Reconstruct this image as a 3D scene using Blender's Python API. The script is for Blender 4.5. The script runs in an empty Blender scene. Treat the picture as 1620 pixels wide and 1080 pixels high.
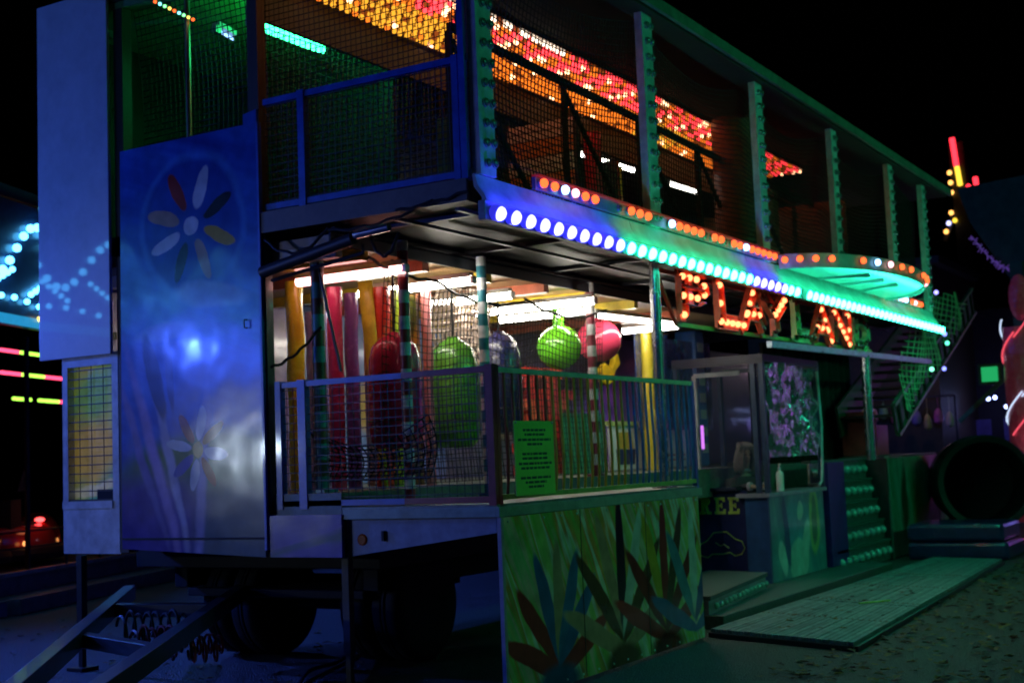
import bpy, bmesh, math, random
from mathutils import Vector, Matrix
random.seed(11)
S = bpy.context.scene
COL = S.collection
PI = math.pi

# ------------------------------------------------------------------ camera, sky, moon, exposure
cam_d = bpy.data.cameras.new('camera'); cam = bpy.data.objects.new('camera', cam_d); COL.objects.link(cam)
cam_d.sensor_width = 36; cam_d.lens = 46.8; cam_d.clip_end = 3000; cam_d.clip_start = 0.05
cam.matrix_world = Matrix(((0.516099, -0.055818, -0.854708, -7.5054),
                           (-0.855614, -0.079717, -0.511439, -4.6522),
                           (-0.039587, 0.995254, -0.0889, 1.6), (0, 0, 0, 1)))
cam_d.dof.use_dof = True; cam_d.dof.focus_distance = 5.6; cam_d.dof.aperture_fstop = 3.6
S.camera = cam
W = bpy.data.worlds.new('World'); S.world = W; W.use_nodes = True
wn = W.node_tree.nodes; wl = W.node_tree.links
sky = wn.new('ShaderNodeTexSky'); sky.sky_type = 'NISHITA'; sky.sun_disc = False
sky.sun_elevation = math.radians(-4); sky.sun_rotation = math.radians(200)
wn['Background'].inputs['Strength'].default_value = 0.004
wl.new(sky.outputs[0], wn['Background'].inputs[0])
moon_d = bpy.data.lights.new('moon', 'SUN'); moon_d.energy = 0.002; moon_d.angle = math.radians(0.5); moon_d.color = (.75, .85, 1)
moon = bpy.data.objects.new('moon', moon_d); COL.objects.link(moon); moon.rotation_euler = (math.radians(50), 0, math.radians(-60))
S.view_settings.view_transform = 'Standard'; S.view_settings.look = 'None'; S.view_settings.gamma = 1
S.view_settings.exposure = 0.0; S.view_settings.use_curve_mapping = False
S.cycles.use_denoising = True; S.cycles.max_bounces = 6; S.cycles.diffuse_bounces = 3; S.cycles.glossy_bounces = 3
S.cycles.transparent_max_bounces = 10; S.cycles.sample_clamp_indirect = 3.0; S.cycles.caustics_reflective = False; S.cycles.caustics_refractive = False

# ------------------------------------------------------------------ helpers
MATS = {}
def N(nt, t, **kw):
    n = nt.nodes.new(t)
    for k, v in kw.items(): setattr(n, k, v)
    return n
def pm(name, col, rough=.5, metal=0., var=.25, scale=6., bump=.15, coat=0., emit=None, es=0., trans=0., alpha=1., dist=.004):
    """principled paint / metal / cloth with noisy colour, noisy gloss and fine relief"""
    if name in MATS: return MATS[name]
    m = bpy.data.materials.new(name); m.use_nodes = True; nt = m.node_tree; b = nt.nodes['Principled BSDF']
    tc = N(nt, 'ShaderNodeTexCoord'); no = N(nt, 'ShaderNodeTexNoise'); no.inputs['Scale'].default_value = scale
    no.inputs['Detail'].default_value = 6; no.inputs['Roughness'].default_value = .65
    nt.links.new(tc.outputs['Object'], no.inputs['Vector'])
    mx = N(nt, 'ShaderNodeMix', data_type='RGBA'); mx.inputs[6].default_value = (*[c*(1-var*1.6) for c in col], 1); mx.inputs[7].default_value = (*[min(1, c*(1+var*.5)) for c in col], 1)
    rm = N(nt, 'ShaderNodeMapRange'); rm.inputs[1].default_value = .3; rm.inputs[2].default_value = .65
    nt.links.new(no.outputs[0], rm.inputs[0]); nt.links.new(rm.outputs[0], mx.inputs[0]); nt.links.new(mx.outputs[2], b.inputs['Base Color'])
    rr = N(nt, 'ShaderNodeMapRange'); rr.inputs[3].default_value = max(.03, rough-.1); rr.inputs[4].default_value = min(1, rough+.12)
    nt.links.new(no.outputs[0], rr.inputs[0]); nt.links.new(rr.outputs[0], b.inputs['Roughness'])
    b.inputs['Metallic'].default_value = metal
    b.inputs['Coat Weight'].default_value = coat; b.inputs['Coat Roughness'].default_value = .08
    b.inputs['Transmission Weight'].default_value = trans; b.inputs['Alpha'].default_value = alpha
    if bump:
        n2 = N(nt, 'ShaderNodeTexNoise'); n2.inputs['Scale'].default_value = scale*4; n2.inputs['Detail'].default_value = 4
        nt.links.new(tc.outputs['Object'], n2.inputs['Vector'])
        bp = N(nt, 'ShaderNodeBump'); bp.inputs['Strength'].default_value = bump; bp.inputs['Distance'].default_value = dist
        nt.links.new(n2.outputs[0], bp.inputs['Height']); nt.links.new(bp.outputs[0], b.inputs['Normal'])
    if emit: b.inputs['Emission Color'].default_value = (*emit, 1); b.inputs['Emission Strength'].default_value = es
    MATS[name] = m; return m
def em(name, col, s):
    if name in MATS: return MATS[name]
    m = bpy.data.materials.new(name); m.use_nodes = True; nt = m.node_tree
    for n in list(nt.nodes): nt.nodes.remove(n)
    e = N(nt, 'ShaderNodeEmission'); e.inputs[0].default_value = (*col, 1); e.inputs[1].default_value = s
    o = N(nt, 'ShaderNodeOutputMaterial'); nt.links.new(e.outputs[0], o.inputs[0]); MATS[name] = m; return m
def paint(name, stops, ang, blobs, axes='YZ', off=(0, 0), streak=6., rough=.2, wav=.15, smear=.25, coat=.6, grime=.35):
    """airbrushed sheet: streaked ramp background with soft distorted colour patches"""
    m = bpy.data.materials.new(name); m.use_nodes = True; nt = m.node_tree; b = nt.nodes['Principled BSDF']; L = nt.links.new
    def mt(op, a, c=None):
        n = N(nt, 'ShaderNodeMath', operation=op)
        for i, v in enumerate((a, c)):
            if v is None: continue
            if isinstance(v, (int, float)): n.inputs[i].default_value = v
            else: L(v, n.inputs[i])
        return n.outputs[0]
    tc = N(nt, 'ShaderNodeTexCoord'); sp = N(nt, 'ShaderNodeSeparateXYZ'); L(tc.outputs['Object'], sp.inputs[0])
    no = N(nt, 'ShaderNodeTexNoise'); no.inputs['Scale'].default_value = 2.3; no.inputs['Detail'].default_value = 5; L(tc.outputs['Object'], no.inputs['Vector'])
    sc = N(nt, 'ShaderNodeSeparateColor'); L(no.outputs['Color'], sc.inputs[0])
    u = mt('ADD', sp.outputs[axes[0]], mt('MULTIPLY', mt('SUBTRACT', sc.outputs[0], .5), smear))
    v = mt('ADD', sp.outputs[axes[1]], mt('MULTIPLY', mt('SUBTRACT', sc.outputs[1], .5), smear))
    u = mt('SUBTRACT', u, off[0]); v = mt('SUBTRACT', v, off[1]); u0, v0 = sp.outputs[axes[0]], sp.outputs[axes[1]]
    t = mt('ADD', mt('MULTIPLY', u0, math.cos(ang)), mt('MULTIPLY', v0, math.sin(ang)))
    # streaks: noise stretched along the direction
    cb = N(nt, 'ShaderNodeCombineXYZ'); L(mt('MULTIPLY', t, streak), cb.inputs[0]); L(mt('MULTIPLY', mt('SUBTRACT', mt('MULTIPLY', u0, math.sin(ang)), mt('MULTIPLY', v0, math.cos(ang))), .5), cb.inputs[1])
    n2 = N(nt, 'ShaderNodeTexNoise'); n2.inputs['Scale'].default_value = 1.; n2.inputs['Detail'].default_value = 3; L(cb.outputs[0], n2.inputs['Vector'])
    rp = N(nt, 'ShaderNodeValToRGB'); el = rp.color_ramp.elements
    while len(el) < len(stops): el.new(.5)
    for e_, (p_, c_) in zip(el, stops): e_.position = p_; e_.color = (*c_, 1)
    L(n2.outputs[0], rp.inputs[0]); cur = rp.outputs[0]
    for (cu, cv, ru, rv, c_, soft, *rt) in blobs:
        du, dv = mt('SUBTRACT', u, cu), mt('SUBTRACT', v, cv)
        if rt: cr, sr = math.cos(rt[0]), math.sin(rt[0]); du, dv = mt('ADD', mt('MULTIPLY', du, cr), mt('MULTIPLY', dv, sr)), mt('SUBTRACT', mt('MULTIPLY', dv, cr), mt('MULTIPLY', du, sr))
        a = mt('DIVIDE', du, ru); c = mt('DIVIDE', dv, rv)
        r = mt('SQRT', mt('ADD', mt('MULTIPLY', a, a), mt('MULTIPLY', c, c)))
        mr = N(nt, 'ShaderNodeMapRange', interpolation_type='SMOOTHSTEP'); mr.inputs[1].default_value = 1+soft; mr.inputs[2].default_value = 1-soft; mr.inputs[3].default_value = 0; mr.inputs[4].default_value = 1
        L(r, mr.inputs[0]); mx = N(nt, 'ShaderNodeMix', data_type='RGBA'); L(mr.outputs[0], mx.inputs[0]); L(cur, mx.inputs[6]); mx.inputs[7].default_value = (*c_, 1); cur = mx.outputs[2]
    n3 = N(nt, 'ShaderNodeTexNoise'); n3.inputs['Scale'].default_value = 7; n3.inputs['Detail'].default_value = 8; L(tc.outputs['Object'], n3.inputs['Vector'])
    g = N(nt, 'ShaderNodeMapRange'); g.inputs[1].default_value = .3; g.inputs[2].default_value = .7; g.inputs[3].default_value = 1-grime; g.inputs[4].default_value = 1.; L(n3.outputs[0], g.inputs[0])
    mg = N(nt, 'ShaderNodeMix', data_type='RGBA', blend_type='MULTIPLY'); mg.inputs[0].default_value = 1; L(cur, mg.inputs[6]); L(g.outputs[0], mg.inputs[7])
    L(mg.outputs[2], b.inputs['Base Color'])
    b.inputs['Roughness'].default_value = rough; b.inputs['Coat Weight'].default_value = coat; b.inputs['Coat Roughness'].default_value = .1
    n4 = N(nt, 'ShaderNodeTexNoise'); n4.inputs['Scale'].default_value = 1.7; n4.inputs['Detail'].default_value = 2; L(tc.outputs['Object'], n4.inputs['Vector'])
    bp = N(nt, 'ShaderNodeBump'); bp.inputs['Strength'].default_value = wav; bp.inputs['Distance'].default_value = .1; L(n4.outputs[0], bp.inputs['Height']); L(bp.outputs[0], b.inputs['Normal']); L(bp.outputs[0], b.inputs['Coat Normal'])
    MATS[name] = m; return m
def stripes(name, c1, c2, period=.22, rough=.35, axis='Z', duty=.5, emit=0.):
    m = bpy.data.materials.new(name); m.use_nodes = True; nt = m.node_tree; b = nt.nodes['Principled BSDF']; L = nt.links.new
    tc = N(nt, 'ShaderNodeTexCoord'); sp = N(nt, 'ShaderNodeSeparateXYZ'); L(tc.outputs['Object'], sp.inputs[0])
    d = N(nt, 'ShaderNodeMath', operation='DIVIDE'); L(sp.outputs[axis], d.inputs[0]); d.inputs[1].default_value = period
    f = N(nt, 'ShaderNodeMath', operation='FRACT'); L(d.outputs[0], f.inputs[0])
    g = N(nt, 'ShaderNodeMath', operation='GREATER_THAN'); L(f.outputs[0], g.inputs[0]); g.inputs[1].default_value = duty
    mx = N(nt, 'ShaderNodeMix', data_type='RGBA'); L(g.outputs[0], mx.inputs[0]); mx.inputs[6].default_value = (*c1, 1); mx.inputs[7].default_value = (*c2, 1)
    no = N(nt, 'ShaderNodeTexNoise'); no.inputs['Scale'].default_value = 14; no.inputs['Detail'].default_value = 6; L(tc.outputs['Object'], no.inputs['Vector'])
    r = N(nt, 'ShaderNodeMapRange'); r.inputs[1].default_value = .3; r.inputs[2].default_value = .6; r.inputs[3].default_value = .6; r.inputs[4].default_value = 1; L(no.outputs[0], r.inputs[0])
    mg = N(nt, 'ShaderNodeMix', data_type='RGBA', blend_type='MULTIPLY'); mg.inputs[0].default_value = 1; L(mx.outputs[2], mg.inputs[6]); L(r.outputs[0], mg.inputs[7]); L(mg.outputs[2], b.inputs['Base Color'])
    b.inputs['Roughness'].default_value = rough; MATS[name] = m; return m

class MB:
    def __init__(s): s.v = []; s.f = []; s.m = []
    def add(s, vs, fs, mi=0):
        o = len(s.v); s.v += [tuple(v) for v in vs]; s.f += [tuple(i+o for i in f) for f in fs]; s.m += [mi]*len(fs); return s
    def box(s, a, b, mi=0):
        (x0, y0, z0), (x1, y1, z1) = a, b
        vs = [(x, y, z) for z in (z0, z1) for y in (y0, y1) for x in (x0, x1)]
        return s.add(vs, [(0, 2, 3, 1), (4, 5, 7, 6), (0, 1, 5, 4), (2, 6, 7, 3), (0, 4, 6, 2), (1, 3, 7, 5)], mi)
    def bar(s, p, q, w, h, mi=0, up=(0, 0, 1)):
        p = Vector(p); q = Vector(q); d = (q-p).normalized(); u = Vector(up)
        if abs(d.dot(u)) > .98: u = Vector((1, 0, 0))
        r = d.cross(u).normalized(); u = r.cross(d)
        vs = [c+r*(w/2*i)+u*(h/2*j) for c in (p, q) for i, j in ((-1, -1), (1, -1), (1, 1), (-1, 1))]
        return s.add(vs, [(3, 2, 1, 0), (4, 5, 6, 7), (0, 1, 5, 4), (1, 2, 6, 5), (2, 3, 7, 6), (3, 0, 4, 7)], mi)
    def tube(s, pts, r, n=8, mi=0, caps=True, closed=False):
        pts = [Vector(p) for p in pts]; k = len(pts); rs = r if isinstance(r, (list, tuple)) else [r]*k; vs = []; u = None
        for i, p in enumerate(pts):
            d = (pts[(i+1) % k]-pts[i-1]) if closed else (pts[min(i+1, k-1)]-pts[max(i-1, 0)])
            d = d.normalized() if d.length > 1e-9 else Vector((0, 0, 1))
            if u is None: u = Vector((0, 0, 1)) if abs(d.z) < .9 else Vector((1, 0, 0))
            a = d.cross(u)
            if a.length < 1e-6: a = d.orthogonal()
            a.normalize(); u = a.cross(d)
            vs += [p+(a*math.cos(2*PI*j/n)+u*math.sin(2*PI*j/n))*rs[i] for j in range(n)]
        fs = [(i*n+j, i*n+(j+1) % n, ((i+1) % k)*n+(j+1) % n, ((i+1) % k)*n+j) for i in range(k if closed else k-1) for j in range(n)]
        if caps and not closed: fs += [tuple(range(n-1, -1, -1)), tuple(range((k-1)*n, k*n))]
        return s.add(vs, fs, mi)
    def lathe(s, prof, c=(0, 0, 0), n=20, mi=0, axis='Z', sx=1., sy=1.):
        c = Vector(c); vs = []
        for r, h in prof:
            for j in range(n):
                a = 2*PI*j/n; x, y = r*math.cos(a)*sx, r*math.sin(a)*sy
                vs.append(c+(Vector((x, y, h)) if axis == 'Z' else Vector((x, -h, y)) if axis == 'Y' else Vector((h, x, y))))
        k = len(prof); fs = [(i*n+j, i*n+(j+1) % n, (i+1)*n+(j+1) % n, (i+1)*n+j) for i in range(k-1) for j in range(n)]
        fs += [tuple(range(n-1, -1, -1)), tuple(range((k-1)*n, k*n))]
        return s.add(vs, fs, mi)
    def ball(s, c, r, n=14, mi=0, sz=1.):
        k = max(5, n//2+1); return s.lathe([(max(1e-4, r*math.sin(PI*i/(k-1))), -r*sz*math.cos(PI*i/(k-1))) for i in range(k)], c, n, mi)
    def prism(s, poly, y0, y1, ax='Y', mi=0):
        """extrude a polygon given in the plane across ax"""
        def P(a, b, t): return (a, t, b) if ax == 'Y' else (t, a, b) if ax == 'X' else (a, b, t)
        n = len(poly); vs = [P(a, b, y0) for a, b in poly]+[P(a, b, y1) for a, b in poly]
        return s.add(vs, [tuple(range(n)), tuple(range(2*n-1, n-1, -1))]+[(i, n+i, n+(i+1) % n, (i+1) % n) for i in range(n)], mi)
    def mesh(s, name, mats, smooth=False, off=(0, 0, 0)):
        me = bpy.data.meshes.new(name); o = Vector(off)
        me.from_pydata([tuple(Vector(v)-o) for v in s.v], [], s.f)
        for m in (mats if isinstance(mats, (list, tuple)) else [mats]): me.materials.append(m)
        me.polygons.foreach_set('material_index', s.m)
        bm = bmesh.new(); bm.from_mesh(me); bmesh.ops.recalc_face_normals(bm, faces=bm.faces); bm.to_mesh(me); bm.free()
        if smooth:
            me.polygons.foreach_set('use_smooth', [True]*len(me.polygons)); me.set_sharp_from_angle(angle=math.radians(40))
        return me
    def build(s, name, mats, parent=None, smooth=False, kind=None, bevel=0., loc=None):
        off = wpos(parent) if loc is None else Vector(loc)
        o = bpy.data.objects.new(name, s.mesh(name, mats, smooth, off)); COL.objects.link(o)
        if loc is not None: o.location = off-wpos(parent)
        o.parent = parent
        if kind: o['kind'] = kind
        if bevel:
            b = o.modifiers.new('b', 'BEVEL'); b.width = bevel; b.segments = 2; b.limit_method = 'ANGLE'
        return o
def wpos(o):
    p = Vector((0, 0, 0))
    while o is not None: p += o.location; o = o.parent
    return p
def tag(o, label, cat, group=None):
    o['label'] = label; o['category'] = cat
    if group: o['group'] = group
    return o
def thing(name, label, cat, loc=(0, 0, 0), group=None):
    o = bpy.data.objects.new(name, None); o.empty_display_size = .1; COL.objects.link(o); o.location = loc; return tag(o, label, cat, group)
def inst(name, me, parent, loc, rot=(0, 0, 0)):
    o = bpy.data.objects.new(name, me); COL.objects.link(o); o.parent = parent; o.location = Vector(loc)-wpos(parent); o.rotation_euler = rot; return o
def light(name, kind, loc, energy, col, parent=None, size=.2, rot=None, size_y=None, target=None, spot=1.6):
    d = bpy.data.lights.new(name, kind); d.energy = energy; d.color = col
    if kind == 'AREA':
        d.size = size
        if size_y: d.shape = 'RECTANGLE'; d.size_y = size_y
    elif kind == 'SPOT': d.shadow_soft_size = size; d.spot_size = spot; d.spot_blend = 1.
    else: d.shadow_soft_size = size
    o = bpy.data.objects.new(name, d); COL.objects.link(o); o.parent = parent; o.location = Vector(loc)-wpos(parent)
    if target is not None: o.rotation_euler = (Vector(target)-Vector(loc)).to_track_quat('-Z', 'Y').to_euler()
    return o
def net_mesh(fn, nu, nv, r, su=1, sv=1, mi=0, mb=None):
    """knotted net: strands of both directions on the surface fn(u,v)"""
    mb = mb or MB()
    for i in range(nu+1):
        mb.tube([fn(i/nu, j*sv/nv) for j in range(0, nv//sv+1)], r, 3, mi, caps=False)
    for j in range(nv+1):
        mb.tube([fn(i*su/nu, j/nv) for i in range(0, nu//su+1)], r, 3, mi, caps=False)
    return mb

# ------------------------------------------------------------------ materials
M = {}
M['steel_dark'] = pm('dark_steel', (.035, .035, .04), .45, .3, bump=.2)
M['chassis'] = pm('chassis_black', (.010, .0095, .0095), .7, .1)
M['rubber'] = pm('tyre_rubber', (.02, .02, .022), .8, 0)
M['blue'] = pm('blue_rail_paint', (.03, .12, .55), .35, 0, coat=.2)
M['red'] = pm('maroon_rail_paint', (.35, .03, .04), .35, coat=.2)
M['green_paint'] = pm('green_rail_paint', (.3, .5, .08), .4)
M['yellow'] = pm('yellow_paint', (.72, .52, .04), .35, coat=.2)
M['white'] = pm('white_panel', (.7, .72, .76), .4, var=.08, bump=0, coat=1.); MATS['white_panel'].node_tree.nodes['Principled BSDF'].inputs['Coat Roughness'].default_value = .025
M['white_post'] = pm('white_post_paint', (.72, .74, .74), .4, var=.2, scale=9)
M['alu'] = pm('aluminium', (.62, .63, .65), .38, .9, var=.2, scale=20)
M['net'] = pm('black_net', (.008, .011, .011), .9, bump=0)
M['net_brown'] = pm('brown_net', (.85, .68, .58), .7, bump=0)
M['black'] = pm('black_cloth', (.012, .012, .013), .9, scale=3)
M['dark_wood'] = pm('brown_board', (.09, .055, .035), .55)
M['roof'] = pm('roof_sheet', (.055, .05, .045), .6)
M['cable'] = pm('cable', (.012, .012, .013), .5, bump=0)
M['clear'] = None

# ------------------------------------------------------------------ ground, leaves
def ground():
    m = bpy.data.materials.new('worn_asphalt'); m.use_nodes = True; nt = m.node_tree; b = nt.nodes['Principled BSDF']; L = nt.links.new
    tc = N(nt, 'ShaderNodeTexCoord'); n1 = N(nt, 'ShaderNodeTexNoise'); n1.inputs['Scale'].default_value = .7; n1.inputs['Detail'].default_value = 9; n1.inputs['Roughness'].default_value = .7
    n2 = N(nt, 'ShaderNodeTexNoise'); n2.inputs['Scale'].default_value = 45; n2.inputs['Detail'].default_value = 5
    vo = N(nt, 'ShaderNodeTexVoronoi'); vo.inputs['Scale'].default_value = 70
    for n in (n1, n2, vo): L(tc.outputs['Object'], n.inputs['Vector'])
    rp = N(nt, 'ShaderNodeValToRGB'); rp.color_ramp.elements[0].position = .3; rp.color_ramp.elements[0].color = (.045, .044, .042, 1); rp.color_ramp.elements[1].position = .7; rp.color_ramp.elements[1].color = (.125, .12, .115, 1); L(n1.outputs[0], rp.inputs[0])
    mx = N(nt, 'ShaderNodeMix', data_type='RGBA', blend_type='OVERLAY'); mx.inputs[0].default_value = .8; L(rp.outputs[0], mx.inputs[6]); L(n2.outputs[0], mx.inputs[7]); L(mx.outputs[2], b.inputs['Base Color'])
    rr = N(nt, 'ShaderNodeMapRange'); rr.inputs[3].default_value = .3; rr.inputs[4].default_value = .85; L(n1.outputs[0], rr.inputs[0]); L(rr.outputs[0], b.inputs['Roughness'])
    bp = N(nt, 'ShaderNodeBump'); bp.inputs['Strength'].default_value = .8; bp.inputs['Distance'].default_value = .03; L(vo.outputs[0], bp.inputs['Height'])
    b2 = N(nt, 'ShaderNodeBump'); b2.inputs['Strength'].default_value = .6; b2.inputs['Distance'].default_value = .06; L(n1.outputs[0], b2.inputs['Height']); L(bp.outputs[0], b2.inputs['Normal']); L(b2.outputs[0], b.inputs['Normal'])
    mb = MB(); n = 60
    xs = [-60+i*2.5 for i in range(n+1)]; ys = [-60+i*2.5 for i in range(n+1)]
    xs = [-1500]+xs+[1500]; ys = [-1500]+ys+[1500]; k = len(xs)
    mb.add([(x, y, 0) for y in ys for x in xs], [(j*k+i, j*k+i+1, (j+1)*k+i+1, (j+1)*k+i) for j in range(k-1) for i in range(k-1)])
    mb.build('ground', m, kind='structure')
    lm = [pm('leaf_%s' % c, col, .7, var=.3, bump=0) for c, col in (('brown', (.16, .075, .03)), ('tan', (.3, .19, .08)), ('ochre', (.22, .15, .03)), ('dark', (.06, .035, .02)))]
    mb = MB(); rnd = random.Random(5)
    def leaf(x, y, z, s):
        a = rnd.random()*2*PI; ca, sa = math.cos(a), math.sin(a); t = rnd.uniform(-.5, .5); u = rnd.uniform(.1, .5); q = rnd.uniform(-.3, .3)
        prof = [(-1, 0), (-.55, .35), (-.35, .75), (.05, .4), (.5, .6), (.6, .22), (1, 0)]
        out = [(px, py) for px, py in prof]+[(px, -py*.9) for px, py in prof[-2:0:-1]]
        vs = [(x+s*(px*ca-py*sa), y+s*(px*sa+py*ca), z+s*(abs(py)*u+px*t*.4+q*px*py+.32)) for px, py in out]
        cen = (x, y, z+s*.3); n_ = len(vs); mb.add(vs+[cen], [(i, (i+1) % n_, n_) for i in range(n_)], rnd.randrange(4))
    for i in range(2600):
        if i < 1900: x = rnd.uniform(1.5, 16); y = -1.1-abs(rnd.gauss(0, 1.6))
        elif i < 2300: x = rnd.uniform(-4, 4); y = rnd.uniform(1.5, 8)
        else: x = rnd.uniform(-3, 14); y = rnd.uniform(-4.5, -1.2)
        leaf(x, y, 0, rnd.uniform(.022, .055))
    for i in range(42): leaf(rnd.uniform(3.4, 7), rnd.uniform(-1.3, -.2), .085, rnd.uniform(.02, .045))
    o = mb.build('fallen_leaves', lm, kind='stuff'); tag(o, 'dry brown leaves scattered over the ground around the ramp', 'leaves')
ground()

# ------------------------------------------------------------------ the two-storey funhouse on its trailer
FH = thing('funhouse', 'two storey funfair walk-through built on a trailer with rows of coloured lights', 'funhouse')
MB().box((.7, 1.5, .82), (14.6, 4.1, 1.1)).box((1.0, 1.75, .62), (14.4, 1.9, .82)).box((1.0, 3.8, .62), (14.4, 3.95, .82)).box((1.0, 1.9, .55), (2.4, 3.8, .62)).build('chassis', M['chassis'], FH, bevel=.01)
MB().box((0, 1.3, 1.1), (15, 4.14, 1.42)).build('trailer_floor', pm('floor_tread', (.16, .19, .16), .5, .2, scale=12), FH)
dk = MB().box((0, 0, 1.25), (3.32, 1.296, 1.318)).build('fold_out_deck', pm('deck_tread', (.2, .24, .2), .45, .3, scale=14), FH, bevel=.004)
MB().box((-.03, -.03, 1.235), (3.34, -.003, 1.3)).build('deck_edge', pm('deck_edge_paint', (.25, .4, .33), .4), dk)
MB().box((-.03, -.001, 1.235), (-.003, 1.27, 1.3)).build('deck_edge', MATS['deck_edge_paint'], dk)
# wedge plate under the deck end with its marker lamp
wp = MB().prism([(1.265, .97), (1.265, 1.23), (.02, 1.23), (.02, 1.13)], .01, .05, 'X').build('deck_bracket', pm('grey_bracket', (.3, .32, .4), .5), FH)
MB().lathe([(.03, 0), (.042, .005), (.042, .03), (.03, .045)], (-.0, 1.13, 1.09), 12, axis='X').build('reflector', pm('reflector_orange', (.6, .12, .02), .2, coat=.6), wp)
MB().box((-.012, .93, 1.08), (.012, .95, 1.15)).build('latch', M['chassis'], wp)
# wheels
def wheel(x, y):
    e = bpy.data.objects.new('wheel', None); COL.objects.link(e); e.parent = FH; e.location = (x, y, .46)
    for dy in (-.16, .16):
        MB().lathe([(.26, -.11), (.40, -.135), (.445, -.11), (.46, -.08), (.455, -.03), (.44, -.025), (.44, -.015), (.46, -.01), (.46, .01), (.44, .015), (.44, .025), (.455, .03), (.46, .08), (.445, .11), (.40, .135), (.26, .11)], (x, y+dy, .46), 36, axis='Y').build('tyre', M['rubber'], e, smooth=True)
        MB().lathe([(.05, -.1), (.24, -.06), (.265, -.1), (.265, .1), (.24, .06), (.05, .1)], (x, y+dy, .46), 24, axis='Y').build('rim', pm('rim_grey', (.2, .2, .22), .5, .4), e, smooth=True)
for x, y in ((1.55, 3.45), (1.55, 1.95), (11.5, 3.45), (11.5, 1.95)): wheel(x, y)
for x in (1.55, 11.5): MB().tube([(x, 1.9, .46), (x, 3.5, .46)], .06, 10).build('axle', M['chassis'], FH)
# drawbar
db = MB().bar((-4, .21, .5), (.9, 4.4, .58), .1, .12).bar((-4, -.15, .5), (1.2, 3.35, .58), .1, .12).bar((-1.3, 2.5, .53), (-1.6, 1.5, .53), .09, .09).bar((-.1, 3.5, .56), (.1, 2.65, .56), .1, .1).box((-4.4, -.1, .44), (-3.9, .16, .56))
dbo = db.build('drawbar', pm('drawbar_paint', (.045, .05, .065), .4, .2, coat=.3), FH, bevel=.006)
hose_m = pm('red_air_hose', (.3, .03, .02), .4); hose_k = M['cable']
def coil(c, r, turns, ln, mat, ax):
    pts = [(c[0]+ax[0]*ln*t/(turns*14)+r*math.cos(2*PI*t/14)*.5, c[1]+ax[1]*ln*t/(turns*14)+r*math.cos(2*PI*t/14)*.85, c[2]-.03*math.sin(t*.21)+r*math.sin(2*PI*t/14)) for t in range(turns*14)]
    MB().tube(pts, .011, 5).build('air_hose', mat, dbo, smooth=True)
coil((-.55, 2.95, .5), .1, 8, .5, hose_k, (.5, -.9)); coil((-.75, 2.6, .44), .09, 6, .4, hose_m, (.6, -.7)); coil((-.4, 2.8, .38), .1, 5, .35, hose_k, (.3, -.9)); coil((-.3, 2.5, .34), .08, 6, .3, hose_m, (.5, -.6))
for x, y, z1 in ((.3, 4.32, .95), (.3, 1.5, .97)):
    l = MB().box((x-.03, y-.03, .25), (x+.03, y+.03, z1)).box((x-.022, y-.022, .03), (x+.022, y+.022, .25)).box((x-.09, y-.09, .002), (x+.09, y+.09, .03)).build('support_leg', M['steel_dark'], FH)
# power cable on the ground and under the trailer
cb = MB().tube([(-2.6+i*.16, .6+i*.075+.06*math.sin(i*.7), .03+.01*math.sin(i)) for i in range(44)], .016, 6)
tag(cb.build('power_cable', M['cable'], smooth=True), 'thin black power cable lying on the ground under the trailer', 'cable')
# upper deck and soffit
ud = MB().box((-.02, .14, 3.36), (12.5, 4.36, 3.52)).build('upper_deck', pm('soffit_brown', (.022, .016, .012), .55, scale=4), FH)
for i in range(9): MB().box((.3+i*1.45, .16, 3.325), (.34+i*1.45, 1.3, 3.358)).build('soffit_joist', M['steel_dark'], ud)
for y in (.2, .72, 1.27): MB().box((-.02, y, 3.30), (12.5, y+.035, 3.324)).build('soffit_batten', M['steel_dark'], ud)
MB().box((-.05, .12, 3.355), (-.022, 1.95, 3.51)).build('end_fascia', pm('end_fascia_brown', (.13, .1, .085), .5), ud)
MB().box((-.03, 1.308, 3.20), (12.4, 1.325, 3.29)).build('inner_beam', pm('inner_beam_dark', (.03, .032, .045), .6), ud)
# sloping gloss fascia between LED bar and red bulb rail
fa_m = pm('white_gloss_fascia', (.5, .54, .56), .5, var=.3, scale=3, bump=.15, coat=0., dist=.01)
fas = MB()
prof = [(-.04, 3.335), (-.02, 3.38), (.03, 3.45), (.05, 3.53), (.07, 3.53), (.06, 3.44), (.0, 3.36), (.0, 3.335)]
segs = [(-.05, 2.3), (2.31, 4.9), (4.91, 7.3), (7.31, 9.9), (9.91, 12.45)]
for a, b in segs:
    vs = [(x, y, z) for x in (a, b) for y, z in prof]; n = len(prof)
    MB().add(vs, [tuple(range(n)), tuple(range(2*n-1, n-1, -1))]+[(i, (i+1) % n, n+(i+1) % n, n+i) for i in range(n)]).build('fascia_panel', fa_m, ud, smooth=True)
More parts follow.
